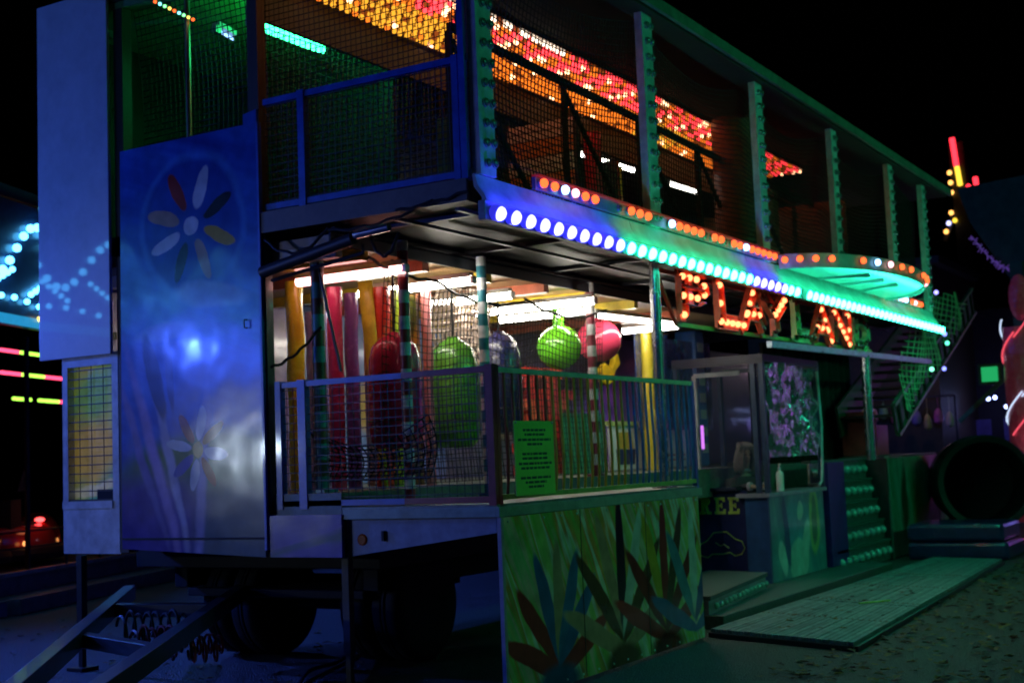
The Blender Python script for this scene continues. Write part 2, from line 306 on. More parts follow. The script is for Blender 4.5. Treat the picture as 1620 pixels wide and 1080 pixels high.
# LED bar
lb = MB().box((-.1, -.055, 3.20), (12.45, .0, 3.33)).build('led_bar', pm('led_bar_grey', (.25, .26, .28), .4, .5), FH, bevel=.004)
def led_mesh(name, col, es, hs):
    mb = MB(); mb.lathe([(.054, 0), (.056, .02), (.054, .055), (.051, .057)], (0, 0, 0), 16, 0, 'Y'); mb.lathe([(.050, .0575), (.047, .072), (.036, .086), (.018, .094), (.004, .096)], (0, 0, 0), 16, 1, 'Y')
    return mb.mesh(name, [pm(name+'_housing', tuple(.25+.3*c for c in col), .3, emit=col, es=hs, bump=0), em(name+'_lens', col, es)], True)
LB = led_mesh('led_blue', (.04, .04, 1.), 34, .7); LG = led_mesh('led_green', (.03, 1., .58), 32, .5)
for a, b, c in ((0., 1.9, 0), (2.0, 4.7, 1), (4.75, 5.6, 0), (5.65, 9., 1), (9., 12.4, 1)):      # light that the housings spill up onto the fascia
    w_ = light('led_spill', 'AREA', ((a+b)/2, -.125, 3.345), (1.3 if c else 2.6)*(b-a), ((.02, 1., .4) if c else (.03, .03, 1.)), lb, b-a, size_y=.02, target=((a+b)/2, .05, 3.45))
x = 0.; i = 0
while x < 12.4:
    if not 6.13 < x < 6.3:
        blue = x < 1.95 or 4.75 < x < 5.6
        inst('led', LB if blue else LG, lb, (x, -.055, 3.26), (math.radians(20), 0, 0))
    x += .198; i += 1
# red bulb rails on the fascia top
def bulb_mesh(name, col, es, r=.035, cap=(.5, .5, .5)):
    mb = MB(); mb.lathe([(.03, 0), (.036, .01), (.036, .022)], (0, 0, 0), 12, 0, 'Y'); mb.lathe([(.030, .022), (r, .035), (r*.95, .05), (r*.6, .062), (.004, .067)], (0, 0, 0), 12, 1, 'Y')
    return mb.mesh(name, [pm(name+'_cap', cap, .35, bump=0), em(name+'_glass', col, es)], True)
BR = bulb_mesh('bulb_red', (1., .11, .025), 2.8); BB = bulb_mesh('bulb_blue', (.25, .5, 1.), 7); BW = bulb_mesh('bulb_pink', (1., .4, .45), 4)
BOFF = (lambda mb: mb.mesh('bulb_off', [pm('cap_grey', (.4, .42, .42), .35, bump=0), pm('cap_lens', (.1, .16, .14), .15, coat=.8, bump=0)], True))(MB().lathe([(.03, 0), (.034, .008), (.034, .014)], (0, 0, 0), 12, 0, 'Y').lathe([(.028, .014), (.026, .024), (.014, .031), (.003, .033)], (0, 0, 0), 12, 1, 'Y'))
rail_m = pm('rail_red_glow', (.5, .06, .05), .4, emit=(1., .05, .03), es=.12, bump=0)  # red bulb light on the lip put in as weak emission
def bulb_rail(x0, x1, y, z, step, special, gaps):
    r = MB().box((x0-.06, y, z-.045), (x1+.06, y+.03, z+.045)).build('bulb_rail', pm('rail_grey', (.3, .32, .31), .4, .3), FH)
    MB().box((x0-.06, y-.03, z+.046), (x1+.06, y+.03, z+.062)).build('rail_lip', rail_m, r)
    x = x0; i = 0
    while x < x1:
        if not any(a < x < b for a, b in gaps): inst('bulb', BOFF if i in (8, 19, 22) else special.get(i, BR), r, (x, y, z))
        x += step; i += 1
bulb_rail(.78, 5.7, .02, 3.585, .16, {2: BB, 3: BW, 14: BB, 25: BB}, [(1.68, 1.9), (2.62, 2.88), (4.0, 4.1)])
bulb_rail(9.62, 11.65, .02, 3.56, .16, {5: BB, 6: BW, 7: BB, 10: BW}, [])
# round marquee canopy on the upper deck front
def canopy():
    cx, rx, ry, z = 7.75, 2.0, .86, 3.5; n = 40
    rim = [(cx+rx*math.cos(PI+PI*i/n), .0+ry*math.sin(PI+PI*i/n)) for i in range(n+1)]
    o = MB().prism(rim, z, z+.03, 'Z').build('marquee_canopy', pm('canopy_white', (.6, .64, .62), .3, coat=.5, var=.1), FH)
    b = MB()
    for (a, c) in zip(rim[:-1], rim[1:]): b.bar((a[0], a[1], z+.045), (c[0], c[1], z+.045), .02, .15)
    b.build('canopy_rim', pm('canopy_rim_paint', (.45, .5, .48), .35), o)
    for i in range(1, n, 2):
        a = rim[i]; nx, ny = (a[0]-cx)/rx**2, a[1]/ry**2; ang = math.atan2(ny, nx)
        if i in (9, 21): continue
        inst('bulb', {13: BB, 15: BW, 29: BW, 37: BB}.get(i, BR), o, (a[0], a[1], z+.06), (0, 0, ang+PI/2))
    for k in (.3, .5, .7): MB().bar((cx-rx+2*rx*k, -.02, z-.015), (cx-rx*.7+1.4*rx*k, -ry*.62, z-.015), .04, .025).build('canopy_rib', M['alu'], o)
canopy()
# posts of the upper storey with their unlit lamps
for k, x in enumerate((.1, 2.8, 5.5, 8.03, 10.52, 12.3)):
    zt = 5.42
    p = MB().box((x-.1, .03, 3.535), (x+.1, .055, zt)).box((x-.1, .0551, 3.535), (x-.08, .1, zt)).build('bulb_post', M['white_post'], FH)
    for j in range(13):
        inst('bulb', BOFF, p, (x-.02, .03, 3.62+j*.14)); inst('bulb', BOFF, p, (x+.075, .03, 3.63+j*.14))
# roof, ceiling
rf = MB().box((-.03, -.05, 5.46), (13.6, 4.3, 5.53)).build('roof', M['roof'], FH)
MB().bar((-.03, -.075, 5.47), (13.6, -.075, 5.47), .04, .1).build('roof_edge', pm('roof_edge_paint', (.2, .26, .2), .5), rf)
MB().box((-.02, -.04, 5.40), (13.5, 1.0, 5.455)).build('ceiling_board', pm('ceiling_olive', (.045, .036, .028), .8), rf)
MB().box((.1, 1.98, 5.02), (10.3, 2.02, 5.455)).build('valance_board', pm('valance_dark', (.02, .022, .02), .7), rf)
cp = MB().box((.15, 1.02, 5.36), (9.9, 1.97, 5.455)).build('light_ceiling', pm('ceiling_red', (.25, .06, .03), .3, coat=.5), FH)
def ceiling_bulbs():
    cols = [('c_orange', (1., .2, .015), 1.6), ('c_yellow', (1., .42, .03), 1.4), ('c_red', (1., .04, .05), 4.), ('c_white', (1., .5, .25), 6.), ('c_dim', (1., .2, .03), .35), ('c_white2', (1., .8, .6), 3.5)]
    mats = [em(n, c, s) for n, c, s in cols]; mb = MB(); rnd = random.Random(2)
    nx, ny = 105, 11
    for i in range(nx):
        x = .2+i*.0925
        for j in range(ny):
            y = 1.06+j*.085; r = .026
            if j >= 5:
                mi = 1 if (x < 2.6 and rnd.random() < .85) or (6.2 < x < 7.4 and rnd.random() < .6) else 0
                if rnd.random() < .12: mi = 4
                if rnd.random() < .05: mi = 3
            else:
                band = (i//2) % 3
                mi = 2 if band == 0 or rnd.random() < .25 else 3 if band == 1 and (i % 2 == 0 or rnd.random() < .3) else 0
                if j == 0 and x < 3.2: mi = 5
                if rnd.random() < .15: mi = 4
            mb.lathe([(r*.7, 5.362), (r, 5.345), (r*.75, 5.325), (.003, 5.318)], (x+rnd.uniform(-.006, .006), y+rnd.uniform(-.006, .006), 0), 7, mi)
    mb.build('bulbs', mats, cp, kind='stuff')
ceiling_bulbs()
# upper back wall, mirror partition, ramps of the upper storey
gl = pm('dark_gloss_wall', (.010, .011, .011), .3, var=.3, scale=2, coat=.3, bump=.1)
MB().box((.1, 4.2, 3.53), (12.4, 4.3, 5.4)).build('upper_back_wall', gl, FH)
mir = pm('mirror_sheet', (.75, .72, .7), .14, 1., var=.1, scale=3, bump=.25, dist=.02)
def slats():  # mirrored rows of ceiling bulbs put into the slat colours
    t = thing('reflection_partition', 'partition with mirrored ceiling bulbs painted as pale and orange slats', 'partition', (3.62, 1.7, 3.53)); m1 = pm('reflection_pale', (.7, .66, .6), .3, coat=.4); m2 = pm('reflection_orange', (.75, .28, .06), .3, coat=.4)
    for i in range(15): MB().box((3.6, 1.22, 3.6+i*.085), (3.63, 1.95, 3.668+i*.085)).build('slat', m1 if i % 4 in (1, 2) else m2, t)
    for y in (1.2, 1.97): MB().box((3.6, y-.02, 3.53), (3.65, y+.02, 4.9)).build('upright', M['steel_dark'], t)
slats()
MB().box((5.1, 1.5, 3.535), (5.14, 2.9, 4.75)).build('mirror_partition', mir, FH)
MB().tube([(5.3, 1.6, 3.53), (5.3, 1.6, 4.7)], .05, 12).build('padded_post', M['yellow'], FH, smooth=True)
MB().box((9.9, .5, 3.535), (9.95, 2.6, 4.9)).build('partition', pm('orange_partition', (.25, .1, .03), .5), FH)
MB().box((1.15, .75, 3.535), (1.19, 1.15, 4.33)).build('brown_panel', M['dark_wood'], FH)
MB().tube([(6.75, .8, 3.53), (6.75, .8, 5.39)], .26, 28).build('padded_column', stripes('column_pad', (.35, .12, .03), (.3, .1, .03), .09, .45), FH, smooth=True)
MB().tube([(4.45, 1.45, 3.53), (4.45, 1.45, 4.9)], .09, 16).build('padded_post', pm('red_pad', (.55, .03, .06), .35, coat=.3), FH, smooth=True)
MB().tube([(8.9, 1.3, 3.53), (8.9, 1.3, 5.0)], .22, 16).build('padded_post', MATS['column_pad'], FH, smooth=True)
# inner black handrail with cross braces
ir = MB().bar((1.0, .9, 5.0), (9.8, .9, 4.85), .05, .06)
for k, x in enumerate((1.0, 2.85, 4.4, 5.87, 7.5, 9.0)):
    ir.bar((x, .9, 3.53), (x, .9, 4.96), .045, .045)
    if k < 5: ir.bar((x+.05, .92, 4.9), (x+1.4, .92, 3.7), .035, .035)
    ir.bar((x, .92, 4.75), (x+.8, 1.9, 5.3), .035, .035)
tag(ir.build('inner_handrail', M['black']), 'black steel handrail with diagonal braces inside the upper storey', 'handrail')
# lamps of the upper storey
T_W = em('tube_white', (1., .95, .85), 20.); T_G = em('tube_green', (.03, 1., .3), 14.); T_P = em('tube_pink', (1., .42, .40), 7.); T_W2 = em('tube_cool', (1., .93, .80), 27.)
def tube_lamp(p, q, mat, name='tube_lamp', r=.02, par=None, body=True):
    p = Vector(p); q = Vector(q); par = par or FH
    o = MB().bar(p+Vector((0, 0, .045)), q+Vector((0, 0, .045)), .07, .04).build(name, pm('lamp_body', (.7, .7, .68), .4), par)
    MB().tube([p, q], r, 10).build('tube', mat, o, smooth=True)
    MB().box(tuple(p-Vector((.03, .03, .03))), tuple(p+Vector((.03, .03, .03)))).build('end_cap', M['alu'], o)
    return o
tube_lamp((.35, 2.12, 5.18), (1.35, 2.15, 5.18), T_G, r=.085); tube_lamp((.35, 2.36, 5.16), (1.25, 2.36, 5.16), T_G, r=.04)
tube_lamp((1.55, 2.14, 5.15), (1.75, 2.14, 5.15), T_G, r=.035)
tube_lamp((5.9, 2.45, 5.12), (7.3, 2.35, 5.12), T_W, r=.02); tube_lamp((8.2, 2.3, 5.1), (9.1, 2.25, 5.1), T_W, r=.02)
# green-lit ceiling of the end room
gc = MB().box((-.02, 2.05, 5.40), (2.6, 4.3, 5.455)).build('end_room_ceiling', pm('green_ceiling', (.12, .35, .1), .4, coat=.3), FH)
tube_lamp((.3, 2.68, 5.15), (.52, 2.7, 5.13), em('tube_blue', (.25, .5, 1.), 3.), r=.012)
st = MB().tube([(-.38, 2.66, 5.2), (.05, 2.66, 5.16)], .006, 5); 
sl = st.build('bulb_string', M['cable'], FH)
for i in range(9):
    c = [(1, .1, .02), (.9, .6, .1), (.2, 1, .3), (.2, .9, 1)][(i*7) % 4]
    MB().ball((-.38+i*.05, 2.66, 5.185-i*.004), .014, 8).build('bulb', em('fairy_%d' % ((i*7) % 4), c, 3.), sl)
MB().tube([(.03, 2.73, 4.1), (.03, 2.73, 5.4)], .022, 10).build('steel_pole', pm('steel_pole', (.45, .35, .28), .3, .8), FH, smooth=True)
for y, nm in ((2.02, 'corner_post'), (3.46, 'corner_post')):
    MB().box((-.02, y-.05, 1.0), (.08, y+.05, 5.4)).build(nm, pm('corner_post_brown', (.05, .03, .012), .6), FH)
MB().box((1.9, 2.1, 3.53), (1.94, 4.19, 5.2)).build('end_room_partition', pm('end_room_dark', (.012, .018, .014), .6), FH)
# end face: painted sheet, purple sheet, white gloss board, barred window
RED, PCH, NVY, GLD, WHT, BLK, TEA, BRN = (.5, .04, .03), (.6, .36, .24), (.02, .05, .28), (.75, .45, .05), (.75, .76, .8), (.015, .015, .03), (.1, .4, .42), (.16, .07, .035)
pic = paint('airbrushed_blue', [(.25, (.02, .06, .36)), (.45, (.03, .12, .55)), (.6, (.05, .18, .65)), (.78, (.02, .07, .4))], 1.9,
            [(.68, 2.5, .56, .58, (.08, .25, .7), .05), (.68, 2.5, .50, .52, (.025, .09, .45), .06),                    # halo ring
             (.4, .3, 1.3, .62, (.05, .2, .06), .12), (1.2, .1, .9, .5, (.09, .06, .33), .3), (.2, .1, .5, .4, (.04, .12, .2), .3),   # hills
             (1.12, .75, .05, .8, (.45, .3, .62), .5, -.32), (.96, .72, .04, .75, (.55, .5, .7), .5, -.25), (1.28, .8, .04, .7, (.25, .2, .5), .5, -.38), (.62, .5, .05, .6, (.4, .35, .65), .5, .1),   # light trails
             *[(.68+.30*math.cos(a), 2.5+.30*math.sin(a), .17, .055, c, .08, a) for a, c in zip((.3, 1.1, 1.9, 2.7, 3.5, 4.3, 5.1, 5.9), (PCH, RED, WHT, BLK, GLD, PCH, BLK, WHT))],      # pinwheel of petals in the ring
             (.68, 2.5, .07, .07, WHT, .08), (.5, 1.95, .36, .1, (.35, .45, .7), .25, .12), (.95, 1.7, .3, .07, (.3, .4, .7), .3, -.1), (1.1, 1.35, .07, .34, (.02, .03, .12), .15, -.25), (.95, 1.4, .04, .3, (.03, .06, .25), .2, -.1),
             *[(.66+.2*math.cos(a), .78+.2*math.sin(a), .13, .045, c, .08, a) for a, c in zip((.2, .97, 1.75, 2.5, 3.3, 4.1, 4.9, 5.6), (WHT, RED, WHT, (.75, .25, .03), WHT, RED, WHT, (.03, .06, .5)))], (.66, .78, .06, .06, GLD, .08)],
            'YZ', (1.97, 1.0), 5., .2, .09, .1, .7)
MB().prism([(3.45, 1.03), (1.97, .97), (1.97, 4.30), (2.1, 4.28), (2.1, 4.2), (3.42, 4.2)], -.05, -.022, 'X').build('picture_panel', pic, FH)
MB().box((-.06, 1.95, 1.02), (-.02, 1.97, 4.2)).build('panel_trim', M['blue'], FH)
MB().box((-.058, 1.98, 1.1), (-.0505, 3.44, 1.115)).build('panel_trim', M['chassis'], FH)
hs = MB().tube([(-.055, 2.1, 2.72), (-.085, 2.1, 2.72), (-.085, 2.1, 2.66), (-.055, 2.1, 2.66)], .006, 6).build('handle', M['steel_dark'], FH)
pur = paint('airbrushed_purple', [(.3, (.07, .04, .4)), (.5, (.15, .12, .5)), (.62, (.06, .16, .22)), (.8, (.06, .03, .38))], 1.35, [], 'YZ', (1.2, .97), 6., .25, .1, .3)
MB().box((-.045, 1.27, .97), (-.015, 1.93, 1.27)).build('side_panel', pur, FH)
wbp = MB().box((-.075, 3.53, 2.575), (-.045, 4.37, 5.58)).build('white_board', M['white'], FH, bevel=.004)
MB().box((-.044, 3.6, 2.7), (.06, 4.26, 2.76)).build('board_bracket', M['steel_dark'], wbp)
MB().box((-.044, 3.6, 5.2), (.06, 4.26, 5.26)).build('board_bracket', M['steel_dark'], wbp)
wf = MB().box((-.02, 3.5, .99), (.06, 4.16, 1.36)).box((-.02, 3.5, 1.36), (.06, 3.58, 2.6)).box((-.02, 4.10, 1.36), (.06, 4.16, 2.6)).box((-.02, 3.58, 2.5), (.06, 4.1, 2.6)).build('window_frame', pm('window_white', (.6, .62, .66), .35, coat=.3), FH)
MB().box((-.03, 3.58, 1.35), (-.021, 4.16, 1.41)).build('sill', pm('window_white', (.6, .62, .66)), wf)
wpm = paint('window_picture', [(.3, (.05, .25, .45)), (.45, (.1, .5, .4)), (.6, (.55, .6, .15)), (.8, (.6, .45, .12))], .7, [(.3, .45, .3, .3, (.75, .5, .12), .5), (.28, .85, .25, .2, (.25, .55, .1), .5), (.3, .1, .4, .06, (.75, .75, .6), .3)], 'YZ', (3.58, 1.4), 4., .3, .05, .3)
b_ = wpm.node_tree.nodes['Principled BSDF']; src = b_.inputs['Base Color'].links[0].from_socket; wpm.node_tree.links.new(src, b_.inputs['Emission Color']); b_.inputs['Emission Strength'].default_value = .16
MB().box((.05, 3.57, 1.36), (.055, 4.11, 2.52)).build('lit_picture', wpm, wf)
MB().box((-.005, 3.59, 1.42), (.03, 3.78, 1.50)).build('till', M['black'], wf)
for i in range(16): MB().tube([(-.005, 3.58, 1.42+i*.07), (-.005, 4.10, 1.42+i*.07)], .005, 5).build('bar', M['steel_dark'], wf)
for i in range(3): MB().tube([(0, 3.7+i*.14, 1.36), (0, 3.7+i*.14, 2.5)], .004, 5).build('bar', M['steel_dark'], wf)
# front skirt: rays with soft colour figures left abstract
hero = paint('skirt_picture', [(.30, (.35, .7, .15)), (.40, (.7, .75, .3)), (.45, (.9, .92, .88)), (.49, (.9, .35, .1)), (.54, (.3, .65, .15)), (.60, (.95, .6, .5)), (.68, (.35, .7, .3)), (.78, (.9, .7, .25))], .5,
             [(cx+.34*l*math.cos(a), .04+.5*l*math.sin(a), .36*l, .075, c, .1, a) for cx, l, cols in ((.72, 1.15, (RED, RED, (.03, .16, .5), PCH, (.04, .2, .55), (.03, .16, .5), RED)), (1.72, 1.45, (PCH, BRN, PCH, BLK, WHT, BRN, PCH)), (2.5, 1.4, (RED, (.3, .03, .02), GLD, RED, BRN, (.3, .03, .02), RED)), (3.08, 1.3, ((.04, .16, .5), (.1, .3, .5), WHT, (.05, .1, .35), (.04, .16, .5))))
              for a, c in zip([2.75-k*2.35/(len(cols)-1) for k in range(len(cols))], cols)]+[(x, .06, .3, .12, c, .3) for x, c in ((.7, (.03, .1, .3)), (1.7, BRN), (2.5, (.2, .03, .02)))],
             'XZ', (0, 0), 5., .22, .02, .07, .5, .4)
sk = MB().box((.02, -.025, .03), (3.26, -.004, 1.23)).build('skirt_panel', hero, FH)
MB().box((-.015, -.03, .02), (.018, .0, 1.232)).build('panel_edge', pm('panel_edge_grey', (.4, .38, .45), .4), sk)
RV = MB().ball((0, 0, 0), .009, 8).mesh('rivet', M['alu'], True)
for k in range(14):
    for z in (.06, 1.20): inst('rivet', RV, sk, (.08+k*.24, -.026, z))
for k in range(1, 3): MB().box((k*1.09-.004, -.0275, .04), (k*1.09+.004, -.0255, 1.225)).build('panel_seam', M['steel_dark'], sk)
MB().box((3.2, .05, 0.002), (3.3, .6, .12)).build('foot', M['steel_dark'], sk)

# ------------------------------------------------------------------ railings
def mesh_rail(name, label, y0, y1, z0, z1, x, posts, ms, mred=None, cell=.055, split=None):
    t = thing(name, label, 'railing', (x, (y0+y1)/2, z0))
    for z, nm in ((z0+.02, 'bottom_rail'), (z1-.02, 'top_rail')):
        if split:
            MB().bar((x, y0, z), (x, split, z), .04, .04).build(nm, mred, t); MB().bar((x, split+.001, z), (x, y1, z), .04, .04).build(nm, ms, t)
        else: MB().bar((x, y0, z), (x, y1, z), .04, .045).build(nm, ms, t)
    for p, w, m in posts: MB().box((x-.03, p-w/2, z0-.02), (x+.03, p+w/2, z1+.01)).build('post', m, t)
    ny = int((y1-y0)/cell); nz = int((z1-z0)/cell)
    net_mesh(lambda u, v: (x, y0+(y1-y0)*u, z0+(z1-z0)*v), ny, nz, .0035, ny, nz).build('mesh_infill', M['steel_dark'], t, kind='stuff')
    return t
mesh_rail('end_railing', 'blue upper storey end railing with black wire mesh infill', .1, 1.93, 3.53, 4.37, 0., [(.2, .05, M['blue']), (1.56, .06, M['blue'])], M['blue'])
MB().box((-.04, .11, 3.5), (.02, .16, 5.4)).build('end_post', M['blue'], FH)
mesh_rail('end_railing', 'lower storey end railing painted blue and maroon with wire mesh infill', .02, 1.86, 1.33, 2.235, .02, [(.03, .055, M['red']), (1.64, .07, M['blue']), (1.86, .05, M['blue'])], M['blue'], M['red'], .06, .75)
def bar_rail():
    t = thing('bar_railing', 'front deck railing with bowed upright bars painted maroon, yellow and blue', 'railing', (1.65, 0, 1.32))
    MB().bar((.05, .02, 2.21), (3.34, .02, 2.21), .035, .035).build('top_rail', pm('rail_yellowgreen', (.7, .68, .4), .35), t)
    MB().bar((.05, .02, 1.36), (3.34, .02, 1.36), .035, .035).build('bottom_rail', M['green_paint'], t)
    y = pm('bar_yellow', (.6, .45, .05), .35); bl = pm('bar_blue', (.04, .2, .6), .35); ma = pm('bar_maroon', (.22, .06, .03), .4)
    pts = [(0, 0, 2.2), (0, -.0, 2.08), (0, -.002, 1.98), (0, -.006, 1.86), (0, -.012, 1.72), (0, -.013, 1.6), (0, -.009, 1.48), (0, -.003, 1.40), (0, 0, 1.36)]
    pts = [(a, b+.02, c-1.36) for a, b, c in pts]
    me = {k: MB().tube(pts, .011, 7).mesh('bar', k, True) for k in (y, bl, ma)}
    n = 29
    for i in range(n):
        x = .17+i*(3.1/(n-1)); k = ma if x < .75 else y if x < 2.0 else bl
        if i > 2: inst('bar', me[k], t, (x, 0, 1.36))
        else: inst('bar', me[ma], t, (x, .0, 1.36))
    MB().box((3.31, 0, 1.30), (3.35, .04, 2.23)).build('post', M['blue'], t); MB().box((.035, .0, 1.30), (.075, .04, 2.24)).build('post', M['red'], t)
bar_rail()
def notice():
    t = thing('notice_board', 'bright green notice with rows of small dark print on the deck railing', 'notice', (.33, -.1, 1.36))
    MB().box((.07, -.108, 1.365), (.6, -.1, 1.862)).build('board', pm('notice_green', (.35, .9, .15), .5, var=.08, bump=.02), t)
    mb = MB(); rnd = random.Random(3)
    for z, w in ((1.80, .3), (1.77, .26), (1.735, .44), (1.705, .2), (1.64, .34), (1.61, .34), (1.575, .44), (1.545, .38), (1.48, .4), (1.45, .28), (1.42, .2)):
        x = .335-w/2
        while x < .335+w/2:
            l = rnd.uniform(.02, .07); mb.box((x, -.1095, z-.008), (min(x+l, .335+w/2), -.1081, z+.008)); x += l+.012
    mb.build('print', pm('print_dark', (.02, .13, .10), .6, bump=0), t, kind='stuff')
    for x in (.09, .58): MB().ball((x, -.11, 1.85), .008, 8).build('screw', M['alu'], t)
notice()

# ------------------------------------------------------------------ nets
def nt(name, label, fn, nu, nv, su, sv, r=.004, m=None):
    o = net_mesh(fn, nu, nv, r, su, sv).build(name, m or M['net']); tag(o, label, 'net'); return o
nt('safety_net', 'black safety net hung along the upper storey front between white lamp posts',
   lambda u, v: (.12+12.2*u, .2+.05*math.sin(9*u+3*v)+.06*math.sin(PI*v), 3.54+v*(1.82-.22*abs(math.sin(u*12.2/2.68*PI)))), 240, 34, 4, 2, .006)
nt('safety_net', 'black safety net closing the end of the upper storey above blue railing',
   lambda u, v: (.06+.04*math.sin(PI*v)*math.sin(PI*u), .1+1.86*u, 3.56+1.84*v), 40, 40, 2, 2)
nt('safety_net', 'inner black net hung along the middle of the upper storey', lambda u, v: (.3+5*u, 2.08+.08*math.sin(7*u+2*v), 3.55+1.5*v), 80, 26, 2, 2, .006, pm('net_olive', (.03, .03, .02), .8, bump=0))
nt('safety_net', 'dark net across the end room beside the tall white board', lambda u, v: (.12+.1*math.sin(PI*v), 2.08+1.34*u, 3.6+1.8*v), 26, 36, 2, 2, .005)
nt('safety_net', 'black knotted net stretched between the striped poles of the lower storey',
   lambda u, v: (.68+3.7*u, 1.36+.05*math.sin(PI*v)+.02*math.sin(20*u), 1.45+v*(1.62-.1*math.sin(u*3*PI)**2)), 62, 28, 2, 2)
nt('climbing_net', 'brown climbing net sagging under the white ceiling lamp', lambda u, v: (2.3+1.0*u, 1.95+.12*math.sin(PI*v), 3.15-v*(.62+.12*math.sin(PI*u))+.1*u-.25*v*abs(u-.5)), 15, 10, 1, 1, .016, M['net_brown'])
nt('rope_net', 'black rope net drooping low inside the blue end railing', lambda u, v: (.32+.1*math.sin(PI*v), .75+1.1*u, 1.5+.45*v*(1-.1*u)-.18*math.sin(PI*u)*v), 20, 9, 1, 1, .006)

# ------------------------------------------------------------------ lower storey interior
for nm, (x0, x1, c) in (('back_wall', (.1, 2.6, (.34, .25, .62))), ('back_wall', (2.61, 5.2, (.22, .36, .8))), ('back_wall', (5.21, 8.9, (.2, .2, .3))), ('back_wall', (8.91, 14.9, (.03, .03, .04)))):
    MB().box((x0, 3.9, 1.43), (x1, 4.0, 3.29)).build('back_wall', paint('wall_paint_%d' % int(x0*10), [(.3, tuple(a*.6 for a in c)), (.5, c), (.65, (c[0]*1.3, c[1]*.9, c[2])), (.8, tuple(min(1, a*1.5) for a in c))], 1.1, [(1.2, .8, .35, .3, (.6, .45, .15), .4), (.6, 1.2, .3, .25, (.55, .6, .7), .4), (2.0, .6, .3, .35, (.55, .12, .08), .4)] if x0 < 8 else [], 'XZ', (x0, 1.4), 4., .35, .05, .5), FH)
lc = MB().box((.05, 1.33, 3.22), (8.9, 3.95, 3.29)).build('lower_ceiling', pm('ceiling_tan', (.42, .26, .12), .45, scale=2), FH)
for x, c in ((.35, 'yellow'), (1.15, 'r'), (2.1, 'yellow'), (3.1, 'r'), (4.0, 'yellow'), (5.0, 'yellow'), (6.3, 'r')):
    MB().box((x, 1.33, 3.13), (x+.09, 3.9, 3.219)).build('ceiling_beam', M['yellow'] if c == 'yellow' else pm('beam_red', (.55, .14, .07), .35), lc)
MB().box((.05, 1.33, 3.12), (.13, 3.9, 3.219)).build('ceiling_beam', pm('beam_cream', (.6, .5, .35), .4), lc)
for (x, y0, y1, m) in ((.66, 1.06, 2.2, T_P), (1.6, 1.06, 2.3, T_W2), (2.7, 1.35, 2.4, T_W2), (3.67, 1.02, 2.45, T_W2), (4.4, 1.5, 2.6, T_W2), (6.7, 1.5, 2.3, T_W)):  # farthest tube is added to brighten the display board
    tube_lamp((x, y0+.1, 3.08), (x, y1, 3.08), m, r=.038)
tube_lamp((4.6, 1.6, 3.05), (6.2, 1.45, 3.05), T_W2, r=.025)
def pole(x, y, z0, z1, r, mat, label, name='striped_pole', cat='pole', grp=None):
    o = MB().tube([(x, y, z0), (x, y, z1)], r, 16).box((x-r*1.6, y-r*1.6, z0-.003), (x+r*1.6, y+r*1.6, z0+.02)).build(name, mat, smooth=True, loc=(x, y, z0)); tag(o, label, cat, grp); return o
rw = stripes('red_white_tape', (.42, .05, .05), (.72, .74, .76), .2); tb = stripes('teal_brown_tape', (.1, .4, .45), (.18, .1, .07), .24); tw = stripes('teal_white_tape', (.03, .2, .26), (.7, .73, .76), .2); mw = stripes('maroon_white_tape', (.25, .04, .06), (.6, .6, .6), .21)
pole(.24, 1.66, 1.42, 3.3, .05, tb, 'pole wrapped in teal and brown bands behind the blue end railing')
pole(.7, 1.2, 1.32, 3.3, .042, rw, 'pole wrapped in red and white bands in front of the red bag')
pole(1.82, 1.2, 1.32, 3.3, .042, tw, 'pole wrapped in dark teal and white bands beside the green bag')
pole(4.0, 1.33, 1.42, 3.3, .045, mw, 'pole wrapped in maroon and white bands in front of the pink ball')
def soft(x, y, z0, z1, r, col, label, name='padded_pole', tw=0., flat=1.):
    n = 14; pts = [(x+.004*math.sin(i*1.3+x*9), y+.004*math.cos(i*1.1+y*7), z0+(z1-z0)*i/n) for i in range(n+1)]
    o = MB().tube(pts, [r*(.97+.03*math.sin(i*2.1+x*5)) for i in range(n+1)], 14).build(name, pm('vinyl_%02d%02d%02d' % tuple(int(c*99) for c in col), col, .25, var=.12, scale=5, bump=.25, coat=.5, dist=.01), smooth=True, loc=(x, y, z0)); tag(o, label, 'padded pole'); return o
soft(.85, 2.40, 1.42, 3.12, .075, (.9, .74, .03), 'yellow padded pole beside the teal and brown banded pole')
soft(.95, 2.07, 1.42, 3.05, .065, (.72, .06, .2), 'hot pink padded pole between the yellow and purple ones')
soft(1.15, 2.06, 1.42, 3.02, .06, (.25, .12, .5), 'dark purple padded pole next to the hot pink one')
soft(1.22, 1.80, 1.42, 3.05, .075, (.8, .07, .04), 'scarlet padded pole in front of the orange painted board')
soft(1.45, 1.85, 1.42, 3.05, .055, (.42, .6, .04), 'lime green padded pole beside the scarlet one')
soft(1.95, 2.08, 1.42, 3.05, .08, (.1, .3, .7), 'blue padded pole behind the lime green one')
soft(1.66, 1.66, 1.42, 3.05, .045, (.8, .3, .3), 'salmon padded pole behind the red and white banded pole')
soft(1.15, 2.42, 1.42, 2.9, .1, (.32, .24, .6), 'lilac padded pole behind the hot pink one')
soft(7.1, 2.2, 1.42, 3.15, .075, (.85, .68, .05), 'yellow padded pole near the deck end by the lattice screen')
